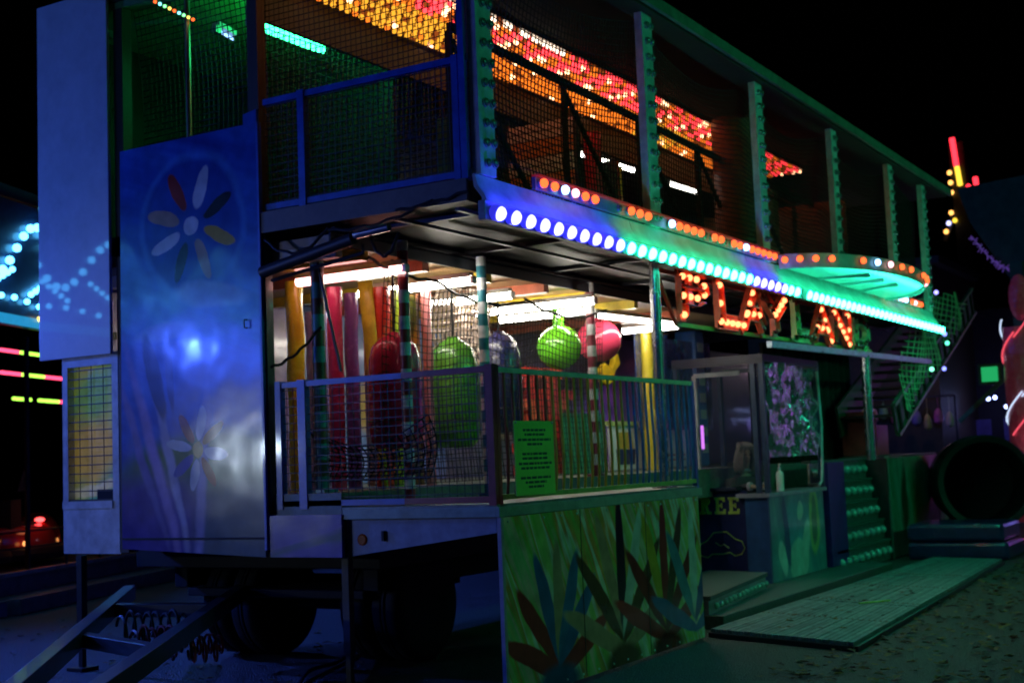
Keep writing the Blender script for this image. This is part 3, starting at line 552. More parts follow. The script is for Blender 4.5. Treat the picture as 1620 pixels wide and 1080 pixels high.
# drape twisted round the scarlet pole
def drape():
    mb = MB(); n = 18; vs = []
    for i in range(n+1):
        t = i/n; a = -.4+t*1.1; c = (1.22, 1.80, 3.1-1.75*t)
        for s in (-1, 1):
            w = .065*(1-.3*t); vs.append((c[0]-.1+s*w*math.sin(a)*.6, c[1]+.01+s*w*math.cos(a)+(.07-.15*t), c[2]))
    mb.add(vs, [(2*i, 2*i+1, 2*i+3, 2*i+2) for i in range(n)])
    o = mb.build('drape', pm('yellow_drape', (.78, .78, .05), .4, coat=.2), smooth=True); s = o.modifiers.new('s', 'SOLIDIFY'); s.thickness = .012
    tag(o, 'yellow cloth drape twisting round the scarlet padded pole', 'drape')
drape()
bd = paint('orange_board', [(.3, (.5, .2, .06)), (.5, (.62, .27, .08)), (.75, (.55, .2, .05))], .3, [(.3, 1.45, .5, .2, (.04, .025, .02), .25), (.2, .9, .1, .06, (.5, .45, .4), .4), (.25, .3, .3, .35, (.3, .35, .3), .4)], 'YZ', (1.75, 1.42), 3., .4, .03, .2)
tag(MB().box((1.6, 1.72, 1.43), (1.64, 2.28, 3.02)).build('painted_board', bd), 'tall orange painted board behind the padded poles', 'board')
def bag(name, c, r, h, col, label):
    x, y, z = c; t = thing(name, label, 'punching bag', (x, y, z))
    pr = [(.02, 0), (r*.7, .01), (r*.93, .06), (r, .16), (r*1.0, h*.6), (r*.96, h*.78), (r*.82, h*.9), (r*.55, h*.97), (r*.3, h), (.05, h+.02)]
    mb = MB(); n = 28; vs = []
    for q, (rr, hh) in enumerate(pr):
        for j in range(n):
            a = 2*PI*j/n; k = 1+.025*math.sin(a*7)*(hh > h*.7)+.012*math.sin(3*a+q); vs.append((x+rr*k*math.cos(a), y+rr*k*math.sin(a), z+hh))
    k = len(pr); mb.add(vs, [(i*n+j, i*n+(j+1) % n, (i+1)*n+(j+1) % n, (i+1)*n+j) for i in range(k-1) for j in range(n)]+[tuple(range(n-1, -1, -1)), tuple(range((k-1)*n, k*n))])
    mb.build('cover', pm(name+'_vinyl_%d' % int(col[0]*99+col[1]*9900), col, .22, var=.15, scale=4, bump=.5, coat=.6, dist=.02), t, smooth=True)
    MB().tube([(x, y, z+h), (x+.01, y, 3.24)], .012, 6).build('rope', M['cable'], t)
    MB().tube([(x+r*1.005*math.cos(a*PI/10), y+r*1.005*math.sin(a*PI/10), z+h*.25) for a in range(20)], .006, 5, closed=True).build('seam', M['cable'], t)
bag('punching_bag', (.97, 1.5, 1.72), .215, .9, (.6, .02, .08), 'large shiny crimson punching bag hanging behind the red and white pole')
bag('punching_bag', (2.14, 1.72, 1.72), .215, .95, (.13, .42, .05), 'large green punching bag hanging behind the wire mesh')
bag('punching_bag', (3.2, 1.9, 1.85), .21, .95, (.025, .03, .12), 'large navy punching bag beside the teal and white pole')
def hball(c, r, col, label):
    x, y, z = c; t = thing('hanging_ball', label, 'ball', c); mb = MB(); n = 28; k = 15; vs = []
    for i in range(k):
        th = PI*i/(k-1)
        for j in range(n):
            a = 2*PI*j/n; q = 1+.015*math.cos(a*8)*math.sin(th); vs.append((x+max(1e-4, r*math.sin(th))*q*math.cos(a), y+max(1e-4, r*math.sin(th))*q*math.sin(a), z-r*.97*math.cos(th)))
    mb.add(vs, [(i*n+j, i*n+(j+1) % n, (i+1)*n+(j+1) % n, (i+1)*n+j) for i in range(k-1) for j in range(n)])
    m = pm('ball_vinyl_%d' % int(col[0]*99), col, .2, var=.08, bump=.2, coat=.6, dist=.01)
    mb.build('cover', m, t, smooth=True)
    for s in (-.07, .07): MB().tube([(x+s, y, z+r*.9), (x+s*.9, y, z+r+.16), (x, y, 3.24)], [.03, .025, .012], 8).build('strap', m, t, smooth=True)
hball((4.38, 1.9, 2.73), .235, (.16, .62, .03), 'glossy lime green ball hanging behind the net')
hball((5.27, 1.9, 2.85), .245, (.85, .07, .16), 'glossy pink ball hanging behind the maroon and white pole')
# red padded block wall, each block a part
def block_wall():
    t = thing('block_wall', 'wall of red padded blocks behind the deck railing', 'padded wall', (4.9, 2.5, 1.43)); ms = [pm('block_red_%d' % i, c, .3, coat=.3, bump=.1) for i, c in enumerate(((.62, .05, .03), (.5, .03, .03), (.7, .12, .05), (.08, .02, .02)))]
    rnd = random.Random(8)
    for r in range(10):
        for k in range(4):
            x = 4.55+k*.25+(.12 if r % 2 else 0); z = 1.44+r*.115
            if r > 7 and k > 2: continue
            o = MB().box((x, 2.45, z), (x+.24, 2.6+rnd.uniform(0, .02), z+.108)).build('block', ms[3 if rnd.random() < .15 else rnd.randrange(3)], t)
block_wall()
tag(MB().box((4.95, 2.2, 1.43), (5.9, 2.24, 2.05)).bar((4.95, 2.22, 2.06), (5.9, 2.22, 2.06), .06, .04).build('green_screen', pm('green_screen', (.02, .22, .12), .4)), 'low dark green screen in front of the red block wall', 'screen')
def white_board():
    t = thing('display_board', 'low white display board with a yellow and navy patch behind the bars', 'board', (7.6, 2.38, 1.43))
    MB().box((6.35, 2.36, 1.44), (8.9, 2.4, 1.95)).build('board', pm('board_white', (.72, .76, .8), .35, var=.06), t)
    MB().box((6.33, 2.34, 1.955), (8.92, 2.42, 2.01)).build('top_trim', pm('trim_yellowgreen', (.5, .6, .2), .4), t)
    MB().prism([(6.5, 1.5), (6.95, 1.5), (6.98, 1.68), (6.48, 1.68)], 2.352, 2.358).build('navy_patch', pm('navy_print', (.02, .04, .15), .5, bump=0), t)
    MB().prism([(6.52, 1.685), (6.94, 1.685), (6.9, 1.88), (6.56, 1.88)], 2.352, 2.358).build('yellow_patch', pm('yellow_print', (.6, .42, .06), .5, bump=0), t)
    for x in (7.35, 7.65, 7.95, 8.25, 8.6):
        for z in (1.52, 1.58): MB().box((x, 2.354, z), (x+.2, 2.359, z+.02)).build('red_mark', pm('mark_red', (.5, .1, .12), .5, bump=0), t)
white_board()
def yellow_shape():
    pts = [(6.55+.0, 2.5), (6.75, 2.45), (6.9, 2.5), (6.95, 2.62), (7.1, 2.72), (7.05, 2.85), (6.95, 2.8), (6.88, 2.66), (6.7, 2.72), (6.5, 2.62)]
    tag(MB().prism(pts, 2.55, 2.62).build('wall_ornament', pm('ornament_yellow', (.8, .55, .02), .35), bevel=.02), 'curved yellow wall ornament beside the yellow padded pole', 'ornament')
yellow_shape()
def lattice():
    t = thing('lattice_screen', 'blue lattice screen of thin slats behind the steel column', 'screen', (7.9, 2.3, 1.43))
    m = pm('lattice_blue', (.1, .22, .7), .4); m2 = pm('lattice_orange', (.6, .2, .08), .4)
    sl = MB().box((0, -.01, -.012), (.9, .01, .012)); a = sl.mesh('slat', m); b = sl.mesh('slat', m2)
    for i in range(21): inst('slat', b if i > 16 else a, t, (7.3, 2.4, 1.5+i*.082))
    for x in (7.3, 7.75, 8.2): MB().box((x-.02, 2.42, 1.43), (x+.02, 2.45, 3.2)).build('upright', m, t)
lattice()
def pillar():
    t = thing('blue_pillar', 'blue padded pillar with white square emblems left of the ticket booth', 'pillar', (8.75, 2.3, 1.43))
    MB().box((8.6, 2.2, 1.43), (8.9, 2.5, 3.2)).build('core', pm('pillar_blue', (.05, .2, .65), .4), t, bevel=.03)
    for i in range(7): MB().box((8.66, 2.19, 1.6+i*.22), (8.84, 2.197, 1.72+i*.22)).build('emblem', pm('emblem_white', (.6, .66, .75), .5), t)
    tb_ = MB().tube([(8.45, 2.1, 1.65), (8.45, 2.1, 1.95)], .02, 8).build('small_lamp', em('violet_lamp', (.7, .2, 1.), 1.6), t)
pillar()

# pipes, cables and lamp under the upper deck end
pp = MB().tube([(-.1, 1.9, 3.05), (-.1, 1.05, 3.2)], .045, 12).build('pipe', M['steel_dark'], FH, smooth=True)
fl = MB().tube([(-.12, 1.02, 3.22), (-.12, .72, 3.24)], .03, 10).build('work_lamp', pm('lamp_silver', (.5, .5, .6), .2, .9), FH, smooth=True)
MB().tube([(-.05, 1.85, 2.99), (-.05, 1.0, 3.1), (-.05, 1.0, 3.16)], .014, 6).build('bracket_rod', M['cable'], FH)
rnd = random.Random(4)
def dangle(p, q, sag, r=.01, n=14):
    p = Vector(p); q = Vector(q); return [p.lerp(q, i/n)+Vector((0, 0, -sag*4*(i/n)*(1-i/n)+.008*math.sin(i*1.7))) for i in range(n+1)]
cbm = [dangle((-.06, 1.9, 3.3), (-.06, 1.3, 3.32), .14), dangle((-.06, 1.3, 3.3), (-.05, .4, 3.4), .06), dangle((-.03, .95, 3.2), (-.03, .7, 3.22), .15), dangle((.4, 1.3, 3.15), (1.2, 1.25, 3.05), .04), dangle((1.2, 1.25, 3.05), (2.6, 1.25, 3.0), .1), dangle((2.6, 1.25, 3.02), (4.2, 1.25, 3.05), .12), dangle((.05, 1.5, 3.1), (.1, 1.35, 2.3), .0), dangle((-.03, 1.9, 2.35), (.2, 1.6, 2.65), .05), dangle((-.06, .7, 3.36), (-.06, .1, 3.42), .02)]
for i, c in enumerate(cbm): MB().tube(c, .012, 6).build('hanging_cable', M['cable'], FH, smooth=True)
MB().box((-.03, 1.93, 1.3), (.05, 2.0, 3.4)).build('door_post', pm('door_post_green', (.02, .1, .1), .3, coat=.5), FH)

# ------------------------------------------------------------------ steel columns, PLAYLAND sign
sc_m = pm('steel_column', (.55, .57, .6), .25, .85, var=.15)
tag(MB().tube([(2.9, .12, 1.3), (2.9, .12, 3.3)], .045, 16).box((2.82, .04, 1.318), (2.98, .2, 1.33)).build('steel_column', sc_m, smooth=True), 'polished steel column at the end of the bar railing', 'column')
tag(MB().tube([(9.7, .3, 1.42), (9.7, .3, 2.78)], .06, 16).build('steel_column', sc_m, smooth=True), 'grey steel column standing at the top of the steps', 'column')
tag(MB().bar((6.1, .28, 2.73), (13.1, .28, 2.84), .06, .07).build('awning_rail', pm('awning_rail', (.4, .5, .6), .3, .6, bump=0)), 'long metal rail under the letter sign running to the netted stair', 'rail')
def sign():
    t = thing('letter_sign', 'red and green light-bulb letter sign reading PLAYLAND under the green LED strip', 'sign', (6.9, .32, 2.82))
    MB().bar((3.5, .36, 3.27), (10.1, .36, 3.31), .03, .04).build('frame_bar', pm('frame_red', (.55, .06, .03), .4), t)
    MB().bar((3.85, .36, 2.8), (10.2, .36, 2.86), .03, .04).build('frame_bar', M['green_paint'], t)
    MB().bar((3.45, .36, 3.26), (3.85, .36, 2.8), .03, .03).build('frame_bar', MATS['frame_red'], t)
    L = {'P': [[(0, 0), (0, 1)], [(0, 1), (.55, 1), (.85, .87), (.85, .63), (.55, .5), (0, .5)]], 'L': [[(0, 1), (0, 0)], [(0, 0), (.8, 0)]],
         'A': [[(0, 0), (.42, 1)], [(.42, 1), (.85, 0)], [(.18, .38), (.67, .38)]], 'Y': [[(0, 1), (.42, .5)], [(.85, 1), (.42, .5)], [(.42, .5), (.42, 0)]],
         'N': [[(0, 0), (0, 1)], [(0, 1), (.8, 0)], [(.8, 0), (.8, 1)]], 'D': [[(0, 0), (0, 1)], [(0, 1), (.45, 1), (.8, .75), (.8, .25), (.45, 0), (0, 0)]]}
    ext = [('P', 3.85, 4.5, 1), ('L', 4.75, 5.35, 1), ('A', 5.35, 6.1, .6), ('Y', 6.0, 6.8, .7), ('L', 7.0, 7.55, 0), ('A', 7.6, 8.4, .7), ('N', 8.4, 9.15, .6), ('D', 9.25, 9.95, 0)]
    lit = em('letter_bulb', (1., .2, .07), 5.5); off_ = pm('letter_bulb_off', (.3, .04, .03), .2, coat=.6, bump=0)
    lm_on = pm('letter_orange', (.9, .12, .05), .4, bump=.05); lm_off = pm('letter_led_tint', (.5, .65, .25), .4)  # unlit letters carry the green LED light in their colour
    rnd = random.Random(6)
    bm_on = MB().ball((0, 0, 0), .032, 10).mesh('letter_bulb', lit, True); bm_off = MB().ball((0, 0, 0), .03, 10).mesh('letter_bulb', off_, True)
    for ch, x0, x1, pr in ext:
        w = (x1-x0)/.9*.82; h = .36; zb = 2.88; body = MB(); pts = []
        for si, st in enumerate(L[ch]):
            on = rnd.random() < pr
            for a, b in zip(st[:-1], st[1:]):
                p = Vector((x0+a[0]*w, .30, zb+a[1]*h)); q = Vector((x0+b[0]*w, .30, zb+b[1]*h))
                d = (q-p).normalized(); nrm = Vector((-d.z, 0, d.x))
                body.bar(p-d*.06, q+d*.06, .15, .03, up=(0, 1, 0))
                for s in (-1, 1): body.bar(p+nrm*s*.078+Vector((0, -.02, 0)), q+nrm*s*.078+Vector((0, -.03, 0)), .008, .05, up=(0, 1, 0))
                k = max(1, int((q-p).length/.12))
                for i in range(k+1):
                    if i == k and b != st[-1]: continue
                    pts.append((p.lerp(q, i/k), on))
        o = body.build('letter', lm_on if pr >= .5 else lm_off, t)
        for p, on in pts: inst('bulb', bm_on if on else bm_off, o, (p.x, p.y-.03, p.z))
sign()

# ------------------------------------------------------------------ low platform, ramp, steps, skirt
tag(MB().box((3.9, .06, .003), (9.5, 1.29, .13)).build('low_platform', pm('platform_tread', (.08, .13, .12), .5, .2, scale=20), bevel=.01), 'low metal platform under the ticket booth', 'platform')
def ramp():
    t = thing('metal_ramp', 'wide ribbed aluminium ramp lying in front of the ticket booth', 'ramp', (7, -.6, 0))
    n = 24; rnd = random.Random(9); m = [pm('ramp_alu_led_tint_%d' % i, (.15+.03*i, .24+.04*i, .25+.04*i), .55, .15, var=.35, scale=5+i*3, bump=.3) for i in range(3)]  # teal of the LED light put into the plank colours
    xs = [(0, .31), (.313, .66), (.663, 1.)]
    def Y(u, v): return (.0-.07*u)*(1-v)+(-1.42+.40*u)*v
    def X(u, v): return (3.45+7.6*u)*(1-v)+(2.95+7.85*u)*v
    for i in range(n):
        v0 = i/n; v1 = (i+1)/n-.008
        for a, b in xs:
            z = .075+rnd.uniform(-.002, .002); vs = []
            for zz in (z-.03, z):
                for u, v in ((a, v0), (b, v0), (b, v1), (a, v1)): vs.append((X(u, v), Y(u, v), zz))
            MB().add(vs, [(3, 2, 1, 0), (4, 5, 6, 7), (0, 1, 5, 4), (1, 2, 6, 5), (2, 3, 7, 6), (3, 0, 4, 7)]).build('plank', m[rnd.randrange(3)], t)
    fr = MB()
    for u, v, u2, v2 in ((0, 0, 1, 0), (0, 1, 1, 1), (0, 0, 0, 1), (1, 0, 1, 1), (.31, 0, .31, 1), (.66, 0, .66, 1)): fr.bar((X(u, v), Y(u, v), .022), (X(u2, v2), Y(u2, v2), .022), .05, .04)
    fr.build('frame', M['steel_dark'], t)
    mb = MB()
    for u in (.16, .33, .52, .69):
        for k in range(24): v = (k+.4)/24; mb.lathe([(.012, 0), (.008, .004)], (X(u, v), Y(u, v), .0765), 6)
    mb.build('rivets', pm('rust', (.22, .07, .03), .7), t, kind='stuff')
    tag(MB().bar((5.45, -.72, .087), (5.75, -.93, .087), .035, .008).build('tape_strip', pm('tape_lime', (.35, .7, .05), .5)), 'strip of lime green tape stuck on the ramp', 'tape')
ramp()
STUD = MB().lathe([(.03, 0), (.034, .012), (.028, .03), (.012, .04), (.002, .042)], (0, 0, 0), 10, 0, 'Y').mesh('stud', pm('stud_glass', (.5, .6, .58), .12, .2, coat=1., bump=0), True)
BSTUD = MB().lathe([(.055, 0), (.06, .015), (.05, .045), (.025, .065), (.003, .07)], (0, 0, 0), 12, 0, 'Y').mesh('stud', MATS['stud_glass'], True)
def entry_step():
    t = thing('entry_step', 'low tread step with a row of clear lamp studs beside the picture skirt', 'step', (5.0, .4, .0))
    MB().prism([(3.9, .18), (6.25, .5), (6.45, 1.25), (3.9, 1.25)], .26, .30, 'Z').build('tread', MATS['platform_tread'], t)
    MB().prism([(3.9, .2), (6.23, .52), (6.23, .56), (3.9, .24)], .131, .2595, 'Z').build('riser', pm('riser_alu', (.4, .42, .42), .35, .7), t)
    MB().box((3.95, .6, .1305), (6.2, 1.2, .2595)).build('support', M['chassis'], t)
    for i in range(13): inst('stud', STUD, t, (4.05+i*.17, .2+i*.17*.137, .2), (0, 0, .136))
entry_step()
def steps():
    t = thing('entrance_steps', 'entrance steps with clear lamp studs in their silver risers beside the ticket booth', 'steps', (10.1, .9, 0))
    m = pm('riser_silver', (.5, .52, .5), .3, .8, scale=18); n = 5
    for i in range(n):
        z0 = .02+i*.285; y = .60+i*.07
        MB().box((8.95, y, z0), (11.4, y+.03, z0+.25)).build('riser', m, t)
        MB().box((8.95, y-.02, z0+.251), (11.4, y+.1, z0+.284)).build('tread', MATS['platform_tread'], t)
        for k in range(9): inst('stud', BSTUD, t, (9.1+k*.27, y, z0+.13))
    MB().box((11.4, .58, .005), (11.45, 1.4, 1.42)).build('side_plate', M['steel_dark'], t)
steps()
tag(MB().box((8.75, .58, .132), (9.42, .66, 1.42)).build('purple_panel', pm('panel_violet', (.07, .03, .22), .4), bevel=.006), 'plain dark violet panel between the booth and the steps', 'panel')
pan2 = paint('skirt_green', [(.3, (.03, .12, .08)), (.45, (.1, .3, .2)), (.6, (.25, .4, .35)), (.8, (.04, .15, .06))], .2, [(.7, .8, .2, .5, (.05, .06, .04), .4), (1.5, .6, .3, .4, (.25, .3, .08), .5), (2.3, .8, .3, .5, (.05, .09, .06), .4)], 'XZ', (11.5, 0), 3., .3, .08, .4)
tag(MB().box((11.48, .57, .02), (14.8, .61, 1.43)).box((11.44, .56, .01), (11.475, .62, 1.45)).build('skirt_board', pan2), 'painted green and teal skirt board to the far side of the steps', 'panel')
tag(MB().box((11.5, .7, 1.44), (14.8, 1.3, 1.46)).build('far_deck', MATS['platform_tread']), 'narrow deck above the green painted skirt board', 'deck')
tag(MB().box((11.6, .75, 1.47), (11.64, 1.25, 2.1)).box((11.64, .75, 1.47), (12.2, .8, 1.9)).build('red_barrier', pm('barrier_red', (.35, .05, .03), .4)), 'small red barrier board on the far deck', 'barrier')
# black curtain
def curtain():
    mb = MB(); n = 90; vs = []
    for i in range(n+1):
        x = 9.0+3.6*i/n; y = 1.42+.05*math.sin(i*.9)+.02*math.sin(i*2.3)
        vs += [(x, y, 1.43), (x, y+.02*math.sin(i*.5), 3.0)]
    mb.add(vs, [(2*i, 2*i+2, 2*i+3, 2*i+1) for i in range(n)])
    o = mb.build('curtain', M['black'], smooth=True); s = o.modifiers.new('s', 'SOLIDIFY'); s.thickness = .006
    tag(o, 'black pleated curtain hanging behind the entrance steps', 'curtain')
curtain()

# ------------------------------------------------------------------ ticket booth
def film_mat(name, col, a, rough=.12, bump=.6, sc=5.):
    m = bpy.data.materials.new(name); m.use_nodes = True; nt_ = m.node_tree; b = nt_.nodes['Principled BSDF']; L = nt_.links.new
    tc = N(nt_, 'ShaderNodeTexCoord'); no = N(nt_, 'ShaderNodeTexNoise'); no.inputs['Scale'].default_value = sc; no.inputs['Detail'].default_value = 4; no.inputs['Distortion'].default_value = 1.2; L(tc.outputs['Object'], no.inputs['Vector'])
    bp = N(nt_, 'ShaderNodeBump'); bp.inputs['Strength'].default_value = bump; bp.inputs['Distance'].default_value = .05; L(no.outputs[0], bp.inputs['Height']); L(bp.outputs[0], b.inputs['Normal'])
    b.inputs['Base Color'].default_value = (*col, 1); b.inputs['Roughness'].default_value = rough; b.inputs['Alpha'].default_value = a; b.inputs['Specular IOR Level'].default_value = .9; b.inputs['Coat Weight'].default_value = .6; b.inputs['Coat Roughness'].default_value = .06
    L(bp.outputs[0], b.inputs['Coat Normal'])
    tr = N(nt_, 'ShaderNodeBsdfTransparent'); return m
def booth():
    t = thing('ticket_booth', 'blue ticket booth with clear film windows and painted counter front', 'booth', (7.6, 1.1, .13))
    navy = pm('booth_navy', (.008, .016, .05), .45); post = pm('booth_post', (.02, .05, .11), .4, .2)
    cf = paint('booth_front', [(.3, (.03, .2, .28)), (.5, (.06, .32, .4)), (.65, (.12, .45, .45)), (.8, (.03, .18, .3))], .15, [(.9, .55, .42, .4, (.05, .35, .5), .15), (.85, .2, .3, .25, (.35, .7, .65), .12, .3), (.5, .55, .09, .42, (.02, .1, .25), .12, .15), (1.15, .3, .12, .35, (.45, .75, .7), .12, -.3), (1.5, .6, .2, .4, (.4, .6, .2), .12), (1.5, .6, .11, .3, (.12, .25, .15), .12), (.35, .25, .12, .2, (.5, .75, .75), .15, .4), (1.0, .75, .1, .12, (.5, .75, .7), .15)], 'XZ', (-.85, 0), 4., .3, .03, .15)
    MB().box((6.75, .62, .135), (8.63, .65, 1.08)).build('front_panel', cf, t)
    MB().box((6.70, .62, .135), (6.747, .89, 1.08)).build('side_panel', paint('booth_side', [(.3, (.02, .06, .2)), (.55, (.04, .12, .3)), (.8, (.02, .05, .18))], .1, [], 'YZ', (0, 0), 4., .35, .03, .4), t)
    MB().box((6.78, .9, .16), (6.82, 2.2, 1.16)).build('lettered_panel', pm('panel_navy', (.012, .02, .10), .4), t)
    MB().box((6.66, .58, 1.082), (8.67, .98, 1.125)).build('counter', pm('counter_top', (.3, .3, .38), .3, coat=.4), t)
    MB().box((6.70, .981, 1.165), (6.95, 2.2, 1.2)).build('counter', navy, t)
    for x, y, z1 in ((6.72, .62, 2.62), (6.72, 1.66, 2.6), (8.63, .62, 2.62), (8.63, 1.9, 2.6), (6.72, .72, 2.6)):
        MB().box((x-.028, y-.028, 1.126 if y < .9 else 1.201 if x < 7 else .135), (x+.028, y+.028, z1)).build('post', post, t)
    MB().box((6.69, .591, 2.575), (6.75, 1.7, 2.68)).build('header', navy, t); MB().box((6.751, .591, 2.6), (8.66, .65, 2.68)).build('header', navy, t)
    MB().box((8.6, .65, .135), (8.64, 1.9, 1.08)).build('side_panel', navy, t)
    MB().box((8.655, .66, 2.6), (8.66, 1.9, 2.66)).build('header', navy, t)
    # clear film, side (flat, faint) and front (crumpled, glossy)
    film1 = film_mat('film_clear', (.05, .08, .14), .13, .12, .25, 3.); film2 = film_mat('film_crumpled', (.85, .8, .9), .85, .14, .8, 5.); film2.node_tree.nodes['Principled BSDF'].inputs['Metallic'].default_value = .85
    MB().box((6.715, .66, 1.21), (6.722, 1.63, 2.57)).build('film_window', film1, t)
    rnd = random.Random(12); nx, nz = 40, 30; vs = []
    G = [[rnd.gauss(0, 1) for _ in range(nz+3)] for _ in range(nx+3)]
    for i in range(nx+1):
        for j in range(nz+1):
            s = sum(G[i+a][j+b] for a in range(3) for b in range(3))/9
            fx, fz = i/nx, j/nz; vs.append((6.82+1.78*fx, .632+.035*s+.015*math.sin(fx*9+fz*14)+.03*math.sin(fx*5-fz*3), 1.52+1.06*fz+.03*math.sin(fx*PI)*(fz > .9)))
    MB().add(vs, [(i*(nz+1)+j, (i+1)*(nz+1)+j, (i+1)*(nz+1)+j+1, i*(nz+1)+j+1) for i in range(nx) for j in range(nz)]).build('film_window', film2, t, smooth=True)
    MB().tube([(8.60, .6, 2.55), (8.61, .58, 1.9), (8.6, .6, 1.35), (8.55, .6, 1.2), (8.45, .6, 1.15)], .018, 8).build('film_roll', pm('film_edge', (.7, .7, .75), .15, coat=.8), t, smooth=True)
    MB().bar((7.0, 1.55, 1.2), (7.0, 1.55, 2.5), .05, .05).bar((7.0, 1.55, 2.5), (7.0, 1.0, 2.5), .05, .05).build('white_frame', pm('white_frame', (.6, .65, .7), .4), t)
    # lettering REE and the outline of a car
    g = pm('letter_lime', (.4, .6, .1), .45, bump=.03)
    def E(y): # slab serif E, y runs towards -Y as it reads
        return [(y, 0), (y, .03), (y+.02, .03), (y+.02, .17), (y, .17), (y, .2), (y+.14, .2), (y+.145, .145), (y+.12, .145), (y+.11, .168), (y+.06, .168), (y+.06, .115), (y+.085, .115), (y+.09, .13), (y+.105, .13), (y+.105, .07), (y+.09, .07), (y+.085, .085), (y+.06, .085), (y+.06, .032), (y+.115, .032), (y+.125, .06), (y+.15, .06), (y+.145, 0)]
    R_ = [(0, 0), (0, .03), (.02, .03), (.02, .17), (0, .17), (0, .2), (.1, .2), (.135, .185), (.145, .15), (.13, .12), (.105, .105), (.13, .03), (.155, .03), (.155, 0), (.1, 0), (.07, .095), (.06, .095), (.06, .03), (.08, .03), (.08, 0)]
    y0 = 1.47
    for poly, o_ in ((R_, 0.0), (E(0), .2), (E(0), .385)):
        MB().prism([(y0-(a+o_)*.9, .90+b*.95) for a, b in poly], 6.770, 6.779, 'X').build('letter', g, t)
    car = [(1.62, .42), (1.60, .50), (1.5, .55), (1.42, .64), (1.26, .65), (1.16, .57), (1.08, .54), (1.05, .47), (1.09, .40), (1.17, .38), (1.23, .42), (1.32, .40), (1.45, .40), (1.5, .36), (1.58, .38)]
    MB().tube([(6.775, a-.1, b+.05) for a, b in car], .006, 5, closed=True).tube([(6.775, 1.3, .58), (6.775, 1.24, .54), (6.775, 1.2, .56), (6.775, 1.14, .52)], .006, 5).build('car_outline', g, t)
    return t
booth()
def bottle():
    t = thing('pump_bottle', 'white pump bottle standing on the booth counter', 'bottle', (7.35, .75, 1.126)); x, y, z = 7.35, .70, 1.126
    MB().lathe([(.04, 0), (.046, .006), (.046, .19), (.04, .215), (.018, .235), (.018, .25)], (x, y, z), 20).build('body', pm('bottle_white', (.75, .8, .78), .25, var=.05, coat=.4), t, smooth=True)
    MB().lathe([(.02, .25), (.022, .27), (.008, .275), (.008, .3)], (x, y, z), 14).bar((x-.035, y-.02, z+.305), (x+.03, y+.01, z+.31), .025, .018).build('pump', pm('pump_white', (.7, .65, .8), .3), t, smooth=True)
    mb = MB()
    for i in range(5): mb.bar((x-.012, y-.0475, z+.04+i*.03), (x+.01, y-.0475, z+.05+i*.03), .003, .008); mb.bar((x+.014, y-.046, z+.05+i*.03), (x-.004, y-.0478, z+.06+i*.03), .003, .008)
    mb.build('print', pm('print_teal', (.05, .2, .18), .5, bump=0), t)
bottle()
for i, (y, z, c, l) in enumerate(((1.56, 1.23, (.35, .6, .08), 'small lime green ball on the shelf inside the booth'), (1.47, 1.235, (.05, .3, .8), 'small blue ball on the shelf inside the booth'), (1.39, 1.23, (.6, .08, .06), 'small red ball on the shelf inside the booth'))):
    tag(MB().ball((6.85, y, z), .035, 12).lathe([(.012, -.034), (.02, -.03), (.02, -.028)], (6.85, y, z), 8).build('toy_ball', pm('toy_%d' % i, c, .3), smooth=True, loc=(6.85, y, z)), l, 'ball')

